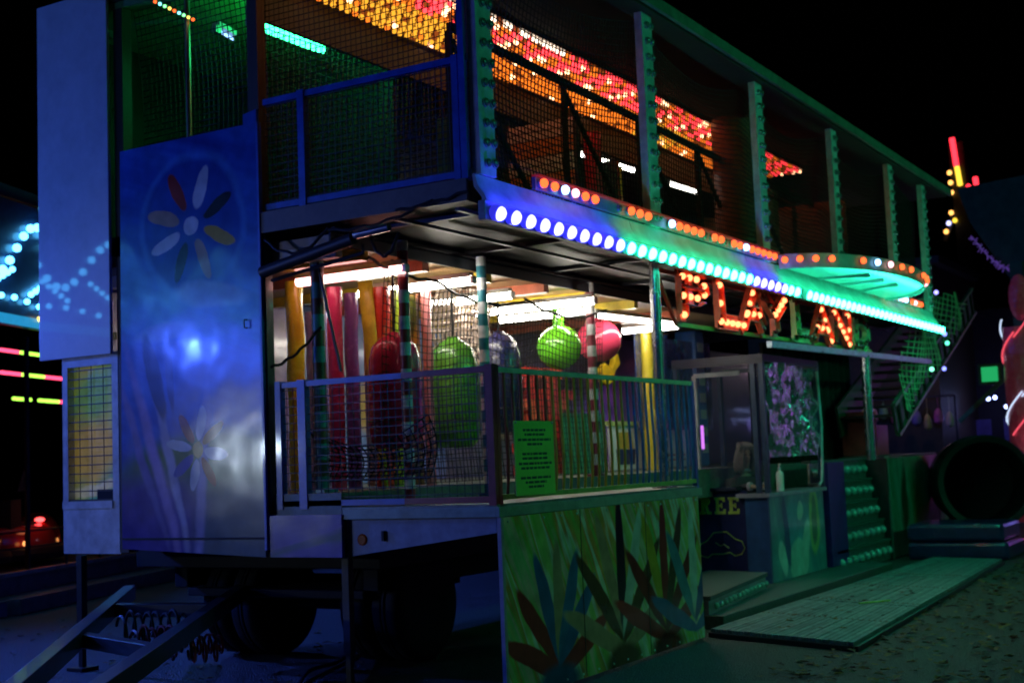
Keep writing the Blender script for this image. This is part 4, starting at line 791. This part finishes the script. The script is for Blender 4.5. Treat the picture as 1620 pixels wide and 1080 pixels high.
# ------------------------------------------------------------------ seated attendant
def skin_obj(name, verts, edges, rad, mat, parent, root=0, sub=2):
    me = bpy.data.meshes.new(name); me.from_pydata([tuple(Vector(v)-wpos(parent)) for v in verts], edges, []); me.materials.append(mat)
    o = bpy.data.objects.new(name, me); COL.objects.link(o); o.parent = parent
    s = o.modifiers.new('skin', 'SKIN'); s.use_smooth_shade = True
    for i, r in enumerate(rad):
        d = me.skin_vertices[0].data[i]; d.radius = r if isinstance(r, tuple) else (r, r); d.use_root = (i == root)
    u = o.modifiers.new('sub', 'SUBSURF'); u.levels = sub; u.render_levels = sub
    return o
def person():
    bx, by = 7.22, 1.12
    t = thing('person', 'seated person with shoulder length grey hair and dark jacket in the ticket booth', 'person', (bx, by, .35))
    f = Vector((-.62, -.78, 0)); r = Vector((-.78, .62, 0))   # facing out of the corner window
    def P(a, b, z): return Vector((bx, by, 0))+f*a+r*b+Vector((0, 0, z))
    sk = pm('skin', (.42, .27, .2), .5, var=.1, bump=.05)
    V = [P(0, 0, .62), P(.01, 0, .85), P(.03, 0, 1.08), P(.05, 0, 1.24), P(.07, 0, 1.34), P(.085, 0, 1.40), P(.118, 0, 1.462), P(.108, 0, 1.53), P(.095, 0, 1.60), P(.085, 0, 1.66)]
    Ed = [(i, i+1) for i in range(9)]; Rd = [(.15, .13), (.14, .11), (.16, .11), (.14, .09), (.055, .052), (.05, .05), (.05, .052), (.07, .082), (.074, .09), (.05, .062)]
    for s in (-1, 1):
        b = len(V); V += [P(.05, s*.17, 1.23), P(.14, s*.22, 1.08), P(.30, s*.12, 1.19), P(.385, s*.075, 1.2), P(.425, s*.055, 1.195)]
        Ed += [(3, b)]+[(b+i, b+i+1) for i in range(4)]; Rd += [.06, .05, .036, .026, (.034, .02)]
        for k in range(5):
            o_ = -.03+.015*k; c = len(V)
            if k == 4: V += [P(.41, s*.055-s*.045, 1.19), P(.435, s*.055-s*.058, 1.175)]
            else: V += [P(.465, s*.055+o_*s, 1.185), P(.49-.004*k, s*.055+o_*1.1*s, 1.165)]
            Ed += [(b+4, c), (c, c+1)]; Rd += [.009, .008]
    for s in (-1, 1):
        b = len(V); V += [P(.02, s*.09, .6), P(.40, s*.1, .58), P(.42, s*.1, .2), P(.5, s*.1, .16)]; Ed += [(0, b), (b, b+1), (b+1, b+2), (b+2, b+3)]; Rd += [.08, .06, .045, .04]
    skin_obj('body', V, Ed, Rd, sk, t)
    # jacket and trousers over the body
    V = [P(0, 0, .66), P(.01, 0, .85), P(.03, 0, 1.08), P(.05, 0, 1.25), P(.062, 0, 1.315), P(.072, 0, 1.365)]; Ed = [(i, i+1) for i in range(5)]; Rd = [(.18, .16), (.165, .135), (.185, .135), (.165, .115), (.1, .09), (.068, .066)]
    for s in (-1, 1):
        b = len(V); V += [P(.05, s*.175, 1.235), P(.14, s*.225, 1.08), P(.29, s*.13, 1.185), P(.345, s*.1, 1.2)]; Ed += [(3, b)]+[(b+i, b+i+1) for i in range(3)]; Rd += [.085, .07, .054, .046]
    skin_obj('jacket', V, Ed, Rd, pm('jacket_black', (.02, .02, .026), .7, scale=12, bump=.4), t)
    V = [P(0, 0, .6)]; Ed = []; Rd = [(.19, .15)]
    for s in (-1, 1):
        b = len(V); V += [P(.05, s*.1, .58), P(.40, s*.105, .58), P(.42, s*.105, .25)]; Ed += [(0, b), (b, b+1), (b+1, b+2)]; Rd += [.1, .075, .06]
    skin_obj('trousers', V, Ed, Rd, pm('trousers_dark', (.02, .025, .05), .8), t)
    # collar and cuffs
    MB().tube([P(.074+.062*math.cos(a*PI/8), .064*math.sin(a*PI/8), 1.375+.012*math.cos(a*PI/8)) for a in range(16)], .014, 8, closed=True).build('collar', pm('collar_pale', (.55, .52, .6), .7), t, smooth=True)
    for s in (-1, 1): MB().tube([P(.335, s*.105, 1.2), P(.365, s*.09, 1.2)], .05, 12).build('cuff', MATS['collar_pale'], t, smooth=True)
    # hair: strands of a bob round the head
    hm = pm('hair_grey', (.22, .19, .175), .55, var=.3, scale=30, bump=.4); mb = MB(); rnd = random.Random(7)
    for i in range(420):
        a = rnd.uniform(.62, 2*PI-.62); el = rnd.uniform(.2, 1.5)
        c = P(.1, 0, 1.575)
        d = f*math.cos(a)+r*math.sin(a)
        p0 = c+Vector((0, 0, .118))+d*rnd.uniform(0, .05); p1 = c+d*.075*math.cos(.3)+Vector((0, 0, .09)); p2 = c+d*.104+Vector((0, 0, .01)); ln = rnd.uniform(.14, .22)
        p3 = c+d*(.11+rnd.uniform(0, .02))+Vector((0, 0, -.08)); p4 = c+d*(.10+rnd.uniform(-.01, .03))+Vector((0, 0, -ln))
        mb.tube([p0, p1, p2, p3, p4], [.004, .008, .008, .007, .002], 4)
    for i in range(70):
        b = rnd.uniform(-.07, .07); k = rnd.uniform(.9, 1.25); mb.tube([P(.08, b*.5, 1.70), P(.14, b*.8, 1.69), P(.172, b*1.1*k, 1.655), P(.165, b*1.5*k, 1.60)], [.005, .008, .007, .002], 4)
    for i in range(60):
        a = rnd.uniform(0, 2*PI); q = rnd.uniform(0, .07); mb.tube([P(.085, 0, 1.705), P(.085+q*math.cos(a), q*math.sin(a), 1.70), P(.085+.085*math.cos(a), .085*math.sin(a), 1.655)], [.008, .009, .006], 4)
    mb.build('hair', hm, t, smooth=True)
    for s in (-1, 1): MB().ball(P(.178, s*.03, 1.558), .009, 8).build('eye', pm('eye_dark', (.05, .04, .04), .2), t, smooth=True)
    MB().tube([P(.182, 0, 1.56), P(.204, 0, 1.523), P(.186, 0, 1.515)], [.006, .011, .008], 8).build('nose', sk, t, smooth=True)
    MB().tube([P(.166, -.022, 1.484), P(.175, 0, 1.486), P(.166, .022, 1.484)], [.003, .006, .003], 8).build('mouth', pm('lips', (.3, .1, .1), .4), t, smooth=True)
    return t
person()
st_ = MB().lathe([(.19, .50), (.2, .53), (.19, .56)], (7.25, 1.15, 0), 20).tube([(7.25, 1.15, .14), (7.25, 1.15, .5)], .03, 10).lathe([(.18, .131), (.16, .15)], (7.25, 1.15, 0), 20).build('stool', M['steel_dark'], smooth=True)
tag(st_, 'dark round stool under the seated attendant', 'stool')
# dark blue sheet hung over the back of the booth
shm = film_mat('blue_sheet', (.04, .07, .25), .9, .2, .8, 4.)
tag(MB().box((6.9, 2.25, 1.9), (9.2, 2.26, 3.05)).build('plastic_sheet', shm), 'creased dark blue plastic sheet hanging behind the ticket booth', 'sheet')

# ------------------------------------------------------------------ netted stair, tunnel drum, mat
def stair():
    t = thing('netted_stair', 'dark stair to the upper storey wrapped in green-lit netting', 'stair', (13, .6, 1.46))
    a = Vector((11.3, .45, 1.95)); b = Vector((16.9, .45, 4.1)); d = (b-a); dn = d.normalized(); up = Vector((-dn.z, 0, dn.x))
    sg = pm('stair_green', (.035, .09, .065), .5, .2)
    for y in (.40, 1.2): MB().bar(a+Vector((0, y-.45, 0)), b+Vector((0, y-.45, 0)), .04, .46).build('stringer', sg, t)
    for i in range(15):
        p = a+d*((i+.5)/15); MB().box((p.x-.16, .421, p.z-.02), (p.x+.16, 1.179, p.z+.02)).build('tread', M['steel_dark'], t)
        MB().bar(p-up*.2+Vector((0, -.085, 0)), p+up*.2+Vector((0, -.085, 0)), .10, .02, up=(0, 1, 0)).build('tread_end', M['black'], t)
    for o_ in (-.22, .22): MB().bar(a+up*o_+Vector((0, -.08, 0)), b+up*o_+Vector((0, -.08, 0)), .05, .05, up=(0, 1, 0)).build('edge_tube', pm('edge_tube_green', (.1, .2, .13), .4, .3), t)
    nb = MB(); W_ = lambda x, z: .30+.07*math.sin(x*2.1+z*3)+.03*math.sin(x*5)
    xl = lambda z: 11.45+.4*(z-2.1); xr = lambda z: 11.9+(z-2.1)*2.3; zt = lambda x: 3.72+.12*(x-12)+.03*math.sin(x*4)
    z = 2.1
    while z < 4.05:                                     # rows, then columns, cut where the stair begins
        pts = [(x_, W_(x_, z), z-.03*math.sin((x_-11.4)*2)) for x_ in [xl(z)+k*.1 for k in range(60)] if x_ < xr(z) and z < zt(x_)]
        if len(pts) > 1: nb.tube(pts, .009, 4, caps=False)
        z += .085
    x = 11.5
    while x < 15.6:
        pts = [(x, W_(x, z_), z_) for z_ in [2.1+k*.085 for k in range(24)] if xl(z_) < x < xr(z_) and z_ < zt(x)]
        if len(pts) > 1: nb.tube(pts, .009, 4, caps=False)
        x += .16
    nb.build('netting', pm('net_green', (.45, .75, .4), .7, bump=0), t, kind='stuff')
    for p, c in (((13.8, .2, 3.3), (.2, .25, 1)), ((13.6, .2, 2.75), (.2, .3, 1)), ((12.6, .15, 2.7), (.2, 1, .6)), ((13.2, .15, 3.9), (.3, .3, 1)), ((13.7, .15, 3.15), (.1, 1, .5))):
        MB().ball(p, .035, 8).build('lamp', em('lamp_%d%d%d' % tuple(int(v*9) for v in c), c, 3.), t)
stair()
def drum():
    t = thing('tunnel_drum', 'large black tunnel drum with a dark round opening on a blue crash mat', 'drum', (13, -.45, .6))
    mb = MB(); c = Vector((12.9, -.45, 1.0)); d = Vector((.93, .37, 0)).normalized(); s = Vector((-d.y, d.x, 0)); n = 40
    prof = [(.60, 0), (.68, -.02), (.70, .03), (.66, .06), (.66, .5), (.7, .55), (.66, .6), (.66, 1.2), (.60, 1.2), (.58, .06)]
    vs = []
    for r, h in prof:
        for j in range(n): a = 2*PI*j/n; vs.append(c+d*h+s*r*math.cos(a)+Vector((0, 0, r*math.sin(a))))
    k = len(prof); mb.add(vs, [(i*n+j, i*n+(j+1) % n, ((i+1) % k)*n+(j+1) % n, ((i+1) % k)*n+j) for i in range(k) for j in range(n)])
    mb.build('shell', pm('drum_black', (.006, .006, .007), .5), t, smooth=True)
    MB().add([c+d*1.1+s*.62*math.cos(2*PI*j/n)+Vector((0, 0, .62*math.sin(2*PI*j/n))) for j in range(n)], [tuple(range(n))]).build('back_plate', M['black'], t)
    for h in (.2, .9): p = c+d*h; MB().box((p.x-.08, p.y-.45, .01), (p.x+.08, p.y+.45, .36)).build('cradle', M['steel_dark'], t)
drum()
def mat():
    t = thing('crash_mat', 'stack of two shiny dark blue crash mats in front of the black drum', 'mat', (11.9, -.35, 0))
    m = pm('mat_blue', (.015, .035, .15), .3, coat=.5, bump=.4, dist=.02)
    for i in range(2): MB().box((11.35, -1.0+.05*i, .005+i*.25), (12.5, .35, .245+i*.25)).build('mat_layer', m, t, bevel=.05)
mat()
tag(MB().add([(13.2+.07*i*math.cos(i*2.1), -1.0-.05*i*math.sin(i), .02+.07*(i % 4)) for i in range(12)], [(i, i+1, i+2) for i in range(10)]).build('foil_scrap', pm('foil_pink', (.7, .4, .8), .15, .9)), 'crumpled scrap of shiny pink foil beside the crash mats', 'foil')

# ------------------------------------------------------------------ neighbouring bumper-car pavilion (seen at the far side, mirrored in the gloss boards)
def pavilion():
    K = [(8.6, 11.31), (3.0, 9.15), (-11.0, 10.3)]
    t = thing('bumper_car_pavilion', 'bumper car pavilion with wavy rows of cyan bulbs round its canopy', 'pavilion', (0, 12, 0))
    foot = K+[(-11, 21), (9, 21)]
    MB().prism(foot, .005, .42, 'Z').build('platform', pm('pavilion_floor', (.2, .21, .26), .4, .3), t)
    MB().prism([(a, b) for a, b in foot], 5.2, 5.35, 'Z').build('canopy', pm('pavilion_canopy', (.05, .05, .08), .6), t)
    CY = em('bulb_cyan', (.08, .5, 1.), 8.); CB = em('bulb_bluewhite', (.16, .35, 1.), 16.); YE = em('bulb_yellow', (1., .75, .1), 3.); bm_c = MB().ball((0, 0, 0), .055, 10).mesh('bulb', CY, True); bm_s = MB().ball((0, 0, 0), .04, 10).mesh('bulb', CY, True); bm_y = MB().ball((0, 0, 0), .04, 8).mesh('bulb', YE, True)
    vm = pm('valance_blue', (.03, .06, .13), .4, coat=.3)
    for a, b in zip(K[:-1], K[1:]):
        A = Vector((*a, 0)); B = Vector((*b, 0)); d = (B-A).normalized(); n = Vector((-d.y, d.x, 0)); n = n if n.y < 0 else -n; ln = (B-A).length
        v = MB().bar(A+Vector((0, 0, 4.35)), B+Vector((0, 0, 4.35)), .08, 1.6).build('valance', vm, t)
        MB().bar(A+n*.06+Vector((0, 0, 3.62)), B+n*.06+Vector((0, 0, 3.62)), .05, .12).build('light_strip', pm('strip_cyan', (.1, .3, .4), .4, emit=(.03, .5, 1.), es=.55, bump=0), t)
        # platform edge, steps
        MB().bar(A+n*.25+Vector((0, 0, .1)), B+n*.25+Vector((0, 0, .1)), .5, .18).build('kerb_step', MATS['pavilion_floor'], t)
        MB().bar(A+n*.02+Vector((0, 0, .44)), B+n*.02+Vector((0, 0, .44)), .12, .05).build('platform_edge', pm('edge_pale', (.5, .5, .58), .35, .3), t)
        k = int(ln/.165); ph = .0
        for i in range(k):
            s = i*ln/k; sg = (ln-s) if a == K[0] else -s         # metres along from the corner K1
            z = 4.52+.36*math.sin((sg-.65)*2*PI/2.0)
            inst('bulb', bm_c, v, A+d*s+n*.09+Vector((0, 0, z)))
        k = int(ln/.11)
        for i in range(k):
            s = i*ln/k; sg = (ln-s) if a == K[0] else -s; q = (sg % 1.0)
            if q < .62: inst('bulb', bm_s, v, A+d*s+n*.09+Vector((0, 0, 3.98+.3*(q/.62))))
        k = int(ln/.3)
        for i in range(k):
            s = i*ln/k; sg = (ln-s) if a == K[0] else -s
            inst('bulb', bm_s, v, A+d*s+n*.09+Vector((0, 0, 3.86+.04*math.sin(sg*3))))
            if sg > 1.0: inst('bulb', bm_y, v, A+d*s+n*.1+Vector((0, 0, 3.68)))
        for s in range(0, int(ln)+1, 4):
            p = A+d*(s+.3); MB().bar(p+Vector((0, 0, .42)), p+Vector((0, 0, 3.6)), .1, .1).build('post', M['white_post'], t) if a != K[0] else None
        # lamps set in the canopy edge that wash the neighbourhood blue
        for s in ([2.0] if a == K[0] else [2.0, 5.2, 10.2, 12.6]):
            p = A+d*s+n*.25+Vector((0, 0, 3.5)); f = MB().lathe([(.05, 0), (.12, .05), (.13, .16)], p, 14).build('flood_lamp', M['steel_dark'], t)
            light('blue_flood', 'SPOT', p+n*.1-Vector((0, 0, .05)), 820, (.05, .12, 1.), t, .06, target=p+n*4-Vector((0, 0, .9)), spot=2.4)
    # white work light that flashes in the painted sheet
    p = Vector((-8.6, 9.6, 1.95)); hd = MB().lathe([(.06, .0), (.14, .06), (.15, .1)], p, 16, axis='Y').tube([p+Vector((0, .05, 0)), p+Vector((0, .7, 0))], .03, 8).build('work_light', M['steel_dark'], t, smooth=True)
    MB().lathe([(.14, .1), (.1, .125), (.01, .135)], p, 16, axis='Y').build('lens', em('work_lens', (1., .95, .9), 60.), hd, smooth=True)
    light('work_beam', 'SPOT', p+Vector((0, -.2, 0)), 210, (.6, .78, 1.), t, .1, target=(1.6, 1.0, 1.9), spot=.5)
    # neon tubes inside
    dn = Vector((.93, .36, 0)); o = Vector((3.4, 11.3, 0)); NR = em('neon_red', (1., .06, .15), 3.); NG = em('neon_green', (.4, 1., .08), 2.4)
    for z, segs_ in ((3.56, ((1.6, 2.9, NR), (2.96, 3.7, NG))), (3.22, ((2.4, 2.95, NR), (3.0, 3.65, NG), (3.68, 4.4, NR))), (2.84, ((2.75, 3.25, NG), (3.5, 4.1, NG), (4.1, 4.3, NR)))):
        for a, b, m in segs_: MB().tube([o+dn*a+Vector((0, 0, z)), o+dn*b+Vector((0, 0, z))], .028, 8).build('neon_tube', m, t)
    # fence of thin rails
    A = Vector((8.4, 11.23, 0)); B = Vector((3.1, 9.19, 0)); f = MB()
    for z in (.75, .95): f.bar(A+Vector((0, 0, z)), B+Vector((0, 0, z)), .02, .02)
    for i in range(7): p = A.lerp(B, i/6); f.bar(p+Vector((0, 0, .42)), p+Vector((0, 0, .97)), .025, .025)
    f.build('fence', M['steel_dark'], t)
    MB().bar((4.35, 10.0, .42), (4.35, 10.0, 3.5), .05, .05).build('post', M['steel_dark'], t)
    MB().add([(4.3, 10.0, 1.75), (4.15, 9.95, 1.45), (4.42, 10.02, 1.45)], [(0, 1, 2)]).build('pennant', pm('pennant_orange', (.7, .15, .03), .6), t)
pavilion()
def bumper_car(x, y, rz, col, label):
    t = thing('bumper_car', label, 'bumper car', (x, y, .42)); t.rotation_euler = (0, 0, rz)
    def B(mb, name, m, sm=True, par=None):
        o = bpy.data.objects.new(name, mb.mesh(name, m, sm)); COL.objects.link(o); o.parent = par or t; return o
    n = 28; ring = [(.95*math.cos(2*PI*i/n)*(1+.08*math.cos(4*PI*i/n)), .58*math.sin(2*PI*i/n)) for i in range(n)]
    B(MB().tube([(a, b, .18) for a, b in ring], .1, 8, closed=True), 'bumper', M['rubber'])
    mb = MB(); vs = []
    for s, z in ((.92, .1), (.95, .25), (.93, .42), (.84, .52), (.7, .56)):
        vs += [(a*s+(-.05 if z > .4 else 0), b*s, z+(.14*max(0, a)**2 if z > .3 else 0)) for a, b in ring]
    mb.add(vs, [(i*n+j, i*n+(j+1) % n, (i+1)*n+(j+1) % n, (i+1)*n+j) for i in range(4) for j in range(n)]+[tuple(range(4*n, 5*n))])
    B(mb, 'body', pm('car_paint_%d' % int(col[0]*99), col, .18, var=.1, coat=1., bump=0))
    B(MB().box((-.6, -.35, .5), (-.35, .35, .92)).box((-.36, -.35, .45), (.1, .35, .6)), 'seat', M['black'], False)
    B(MB().tube([(-.75, 0, .5), (-.85, 0, 2.9)], .02, 8), 'contact_pole', M['steel_dark'])
    B(MB().ball((.1, -.36, .62), .07, 10, sz=.5), 'lamp', em('car_lamp', (1., .05, .05), 6.))
    B(MB().ball((-.55, -.53, .33), .04, 8), 'side_lamp', em('car_lamp_amber', (1., .35, .1), 2.)); B(MB().ball((.6, -.50, .33), .04, 8), 'side_lamp', MATS['car_lamp_amber'])
    light('car_glow', 'POINT', (x, y-.8, 1.2), 1.2, (1., .25, .1), None, .1).parent = None
    bpy.data.objects['car_glow'].name = 'car_glow_light'
bumper_car(4.9, 11.0, .35, (.5, .04, .03), 'glossy dark red bumper car with a red lamp on top')
bumper_car(3.4, 10.9, 2.6, (.35, .1, .03), 'orange-brown bumper car parked beside the dark red one')

# ------------------------------------------------------------------ stalls, film column and tower to the right
def d_lamp(pr):
    return MB().lathe([(.09, 3.42), (.1, 3.36), (.03, 3.34)], (19.2, 2.4, 0), 12).bar((19.2, 2.4, 3.42), (20.0, 2.4, 2.57), .02, .02).build('rack_lamp', M['steel_dark'], pr)
def right_side():
    t = thing('game_stall', 'dark neighbouring stall with a wide green-grey roof board and blue lamps', 'stall', (24, 0, 0))
    MB().prism([(1.05, 6.6), (-4.6, 7.0), (-4.6, 4.4), (.2, 4.75), (.85, 5.9)], 19.4, 19.6, 'X').build('roof_board', pm('board_green_grey', (.07, .10, .08), .6), t)
    MB().box((24, -4.5, 0), (24.2, 3.5, 4.6)).build('back_wall', pm('stall_back', (.02, .02, .045), .6), t)
    for i in range(6): MB().box((23.7, -.9+i*.62, .9), (23.74, -.55+i*.62, 2.1)).build('curtain', pm('stall_violet', (.12, .1, .4), .5), t)
    bl = em('lamp_stall', (.35, .45, 1.), 9.); bm_ = MB().ball((0, 0, 0), .045, 8).mesh('lamp', bl, True)
    for i in range(7):
        if i != 3: inst('lamp', bm_, t, (22.5, 1.5-i*.14, 2.5+.02*i))
    for i in range(3): inst('lamp', bm_, t, (22.5, 1.0-i*.16, 2.33))
    MB().box((19.0, .38, 2.68), (19.06, .82, 3.08)).build('sign_box', pm('sign_frame', (.03, .2, .08), .4), t)
    MB().box((18.985, .45, 2.74), (18.998, .75, 3.02)).build('sign_face', em('sign_green', (.02, .5, .15), .8), t)
    MB().bar((18.9, 1.2, 2.0), (18.9, .35, 2.75), .08, .08).build('brace', pm('brace_green', (.1, .4, .2), .4), t)
    MB().box((19.1, -.12, 3.6), (19.3, .12, 5.0)).build('post', pm('stall_post', (.05, .12, .1), .5), t)
    light('stall_violet_lamp', 'POINT', (22.3, 1.0, 2.2), 7, (.3, .25, 1.), t, .15)
    gar = thing('tinsel_garland', 'violet tinsel garland sagging along the stall roof board', 'garland', (19.3, .5, 5))
    mb = MB(); rnd = random.Random(3)
    for i in range(90):
        u = i/89; c = Vector((19.3, .82-.66*u, 5.62-.72*math.sin(u*1.45)+.0)); mb.bar(c, c+Vector((rnd.uniform(-.06, .06), rnd.uniform(-.07, .07), rnd.uniform(-.09, .05))), .012, .012)
    mb.build('tinsel', pm('tinsel_violet', (.3, .15, .7), .2, .6, emit=(.3, .15, .8), es=.18, bump=0), gar, kind='stuff')
    c = thing('film_column', 'pink film-wrapped column with its highlights built as glowing white and red spirals', 'column', (19, .08, 0))
    MB().lathe([(.2, 0), (.22, .4), (.24, 1.4), (.26, 2.6), (.24, 3.6)], (18.6, .0, .1), 24).build('core', pm('column_film', (.55, .2, .3), .2, .1, var=.4, scale=2.5, bump=1., coat=.6, emit=(1., .12, .22), es=.03, dist=.05), c, smooth=True)  # pink light on the film put in as weak emission
    for k, (m, ph) in enumerate(((em('highlight_white', (.6, .75, 1.), 1.3), 0), (em('highlight_red', (1., .1, .15), 1.1), 2.6))):  # streak highlights of the film built as glowing strips
        for j in range(5):
            a0 = ph+j*1.7; z0 = 1.5+j*.45+k*.2
            MB().tube([(18.6+.27*math.cos(a0+q*.16), .27*math.sin(a0+q*.16), z0+.05*q) for q in range(12)], .014, 6).build('light_strip', m, c, smooth=True)
    MB().tube([(18.62, -.25, .5), (18.62, -.27, 2), (18.62, -.28, 3.3)], .02, 6).build('light_strip', MATS['highlight_red'], c)
    MB().ball((18.55, -.12, 4.25), .2, 18, sz=2.2).build('top_balloon', MATS['column_film'], c, smooth=True)
    light('column_glow', 'POINT', (18.0, -.3, 1.6), 1.5, (1., .15, .25), c, .15)
    # far ride tower with red and yellow lights
    w = thing('ride_tower', 'distant ride tower with red and yellow light tubes on its arms', 'ride tower', (60, 9, 0))
    MB().bar((60, 9.2, 0), (60, 9.5, 16.4), .7, .7).build('mast', M['steel_dark'], w)
    R1 = em('tower_red', (1., .03, .05), 3.); Y1 = em('tower_yellow', (1., .65, .05), 2.); O1 = em('tower_orange', (1., .45, .1), 3.); V1 = em('tower_violet', (.5, .5, 1.), 3.)
    MB().tube([(59.5, 9.62, 16.6), (59.5, 9.5, 15.2)], .13, 8).build('light_tube', R1, w); MB().tube([(59.5, 9.48, 15.15), (59.5, 9.38, 14.2)], .12, 8).build('light_tube', Y1, w)
    MB().tube([(59.5, 8.65, 14.5), (59.5, 8.58, 13.6)], .12, 8).build('light_tube', R1, w); MB().tube([(59.5, 8.4, 14.0), (59.5, 8.36, 13.6)], .11, 8).build('light_tube', R1, w)
    MB().bar((60, 9.4, 14), (60, 8.3, 13.4), .2, .2).bar((60, 9.4, 14.0), (60, 10.4, 11.6), .2, .2).build('arm', M['steel_dark'], w)
    for i, (y, z, m) in enumerate(((9.85, 14.9, O1), (9.83, 14.4, O1), (9.82, 13.9, O1), (9.9, 12.9, O1), (10.05, 12.4, V1), (10.2, 12.0, O1), (9.75, 12.5, Y1), (9.0, 14.1, R1), (9.15, 13.6, O1))): MB().ball((59.5, y, z), .12, 8).build('lamp', m, w)
    pr = thing('prize_rack', 'rack hung with small coloured prize bags under the dark stall front', 'rack', (20.0, 2.4, 0))
    MB().bar((20.0, 1.5, 2.55), (20.0, 3.6, 2.55), .04, .04).bar((20.0, 1.5, 0), (20.0, 1.5, 2.55), .04, .04).bar((20.0, 3.6, 0), (20.0, 3.6, 2.55), .04, .04).build('frame', M['steel_dark'], pr)
    rnd = random.Random(21)
    for i, c in enumerate(((.8, .7, .6), (.7, .15, .45), (.6, .5, .2), (.25, .2, .6), (.8, .75, .7), (.6, .1, .2), (.2, .5, .3), (.7, .4, .6), (.75, .65, .3))):
        y = 1.62+i*.22; r_ = rnd.uniform(.07, .1); zb = 2.5-rnd.uniform(.35, .7)
        tag(MB().lathe([(.02, 0), (r_, .05), (r_*1.1, .15), (r_*.8, .27), (.02, .33)], (19.97, y, zb), 12).tube([(19.97, y, zb+.32), (19.97, y, 2.53)], .006, 5).build('prize_bag', pm('prize_%d' % i, c, .4, bump=.2), smooth=True), 'small rounded %s prize bag hanging from the rack' % ('cream', 'magenta', 'mustard', 'violet', 'off-white', 'crimson', 'green', 'pink', 'yellow')[i], 'prize bag', 'prize bags on the rack')
    light('prize_lamp', 'POINT', (19.2, 2.4, 3.3), 6, (1., .6, .9), d_lamp(pr), .05)
    # dark stall between
    d = thing('dark_stall', 'unlit brown stall front beyond the netted stair', 'stall', (21, 3, 0))
    MB().box((20.5, 1.9, 0), (24, 6, 5.3)).build('front', pm('stall_brown', (.07, .05, .035), .6), d)
    MB().box((20.3, 1.7, 5.301), (24.2, 6.2, 5.45)).build('roof', M['roof'], d)
    MB().ball((20.2, 2.1, 4.9), .05, 8).build('lamp', em('lamp_small', (.6, .6, 1.), 5.), d)
right_side()

# ------------------------------------------------------------------ rides across the way, whose lamps light the front and show in the glossy film
def across():
    t = thing('opposite_stall', 'stall across the way with green lamp battens along its roof edge', 'stall', (8, -14, 0))
    MB().box((0, -17, 0), (15, -14.2, 5.9)).build('front', pm('stall_green', (.06, .12, .08), .6), t)
    MB().box((-.4, -17.3, 5.9), (15.4, -13.6, 6.3)).build('roof', M['roof'], t)
    g = em('batten_green', (.04, 1., .45), 14.)
    for i in range(5):
        x = 1.2+i*3.1; MB().box((x-.9, -13.75, 6.32), (x+.9, -13.6, 6.44)).build('batten', M['steel_dark'], t); MB().tube([(x-.85, -13.57, 6.4), (x+.85, -13.57, 6.4)], .03, 8).build('batten_tube', g, t)
        light('green_batten', 'SPOT', (x, -13.4, 6.4), 330, (.03, 1., .42), t, .25, target=(x+1, 0, 3.6), spot=1.15)
    for x, tx, e_ in ((.5, .7, 60), (3.2, 2.5, 60), (8.2, 7.4, 110), (4.8, 4.2, 25)):  # warm spots added to bring out the skirt and booth colours
        lp = MB().lathe([(.04, 0), (.09, .04), (.1, .12)], (x, -13.9, 2.3), 12, axis='Y').bar((x, -13.9, 2.3), (x, -14.2, 2.4), .04, .04).build('added_lamp', M['steel_dark'], t)
        light('added_lamp_light', 'SPOT', (x, -13.6, 2.3), e_, (1., .8, .62), lp, .05, target=(tx, 0, .75), spot=.26)
    v = thing('violet_ride', 'ride front covered in rows of violet bulbs beside the game stall', 'ride', (24, -6, 0))
    MB().prism([(20.5, -1.6), (31, -9.5), (31.3, -9.2), (20.8, -1.3)], 0, 5.0, 'Z').build('front', pm('ride_violet', (.05, .03, .12), .4), v)
    bs = [MB().ball((0, 0, 0), .06, 8).mesh('bulb', em('ride_bulb_%d' % i, c, 5.), True) for i, c in enumerate(((.45, .12, 1.), (.8, .15, .8), (.2, .2, 1.), (.1, 1., .4)))]
    rnd = random.Random(4)
    for r in range(7):
        for k in range(30):
            u = k/30; inst('bulb', bs[rnd.choice((0, 0, 0, 1, 1, 2)) if not 12 < k < 16 else 3], v, (20.45+10.5*u, -1.65-7.9*u, .9+r*.5+.2*math.sin(k*.8)))
across()
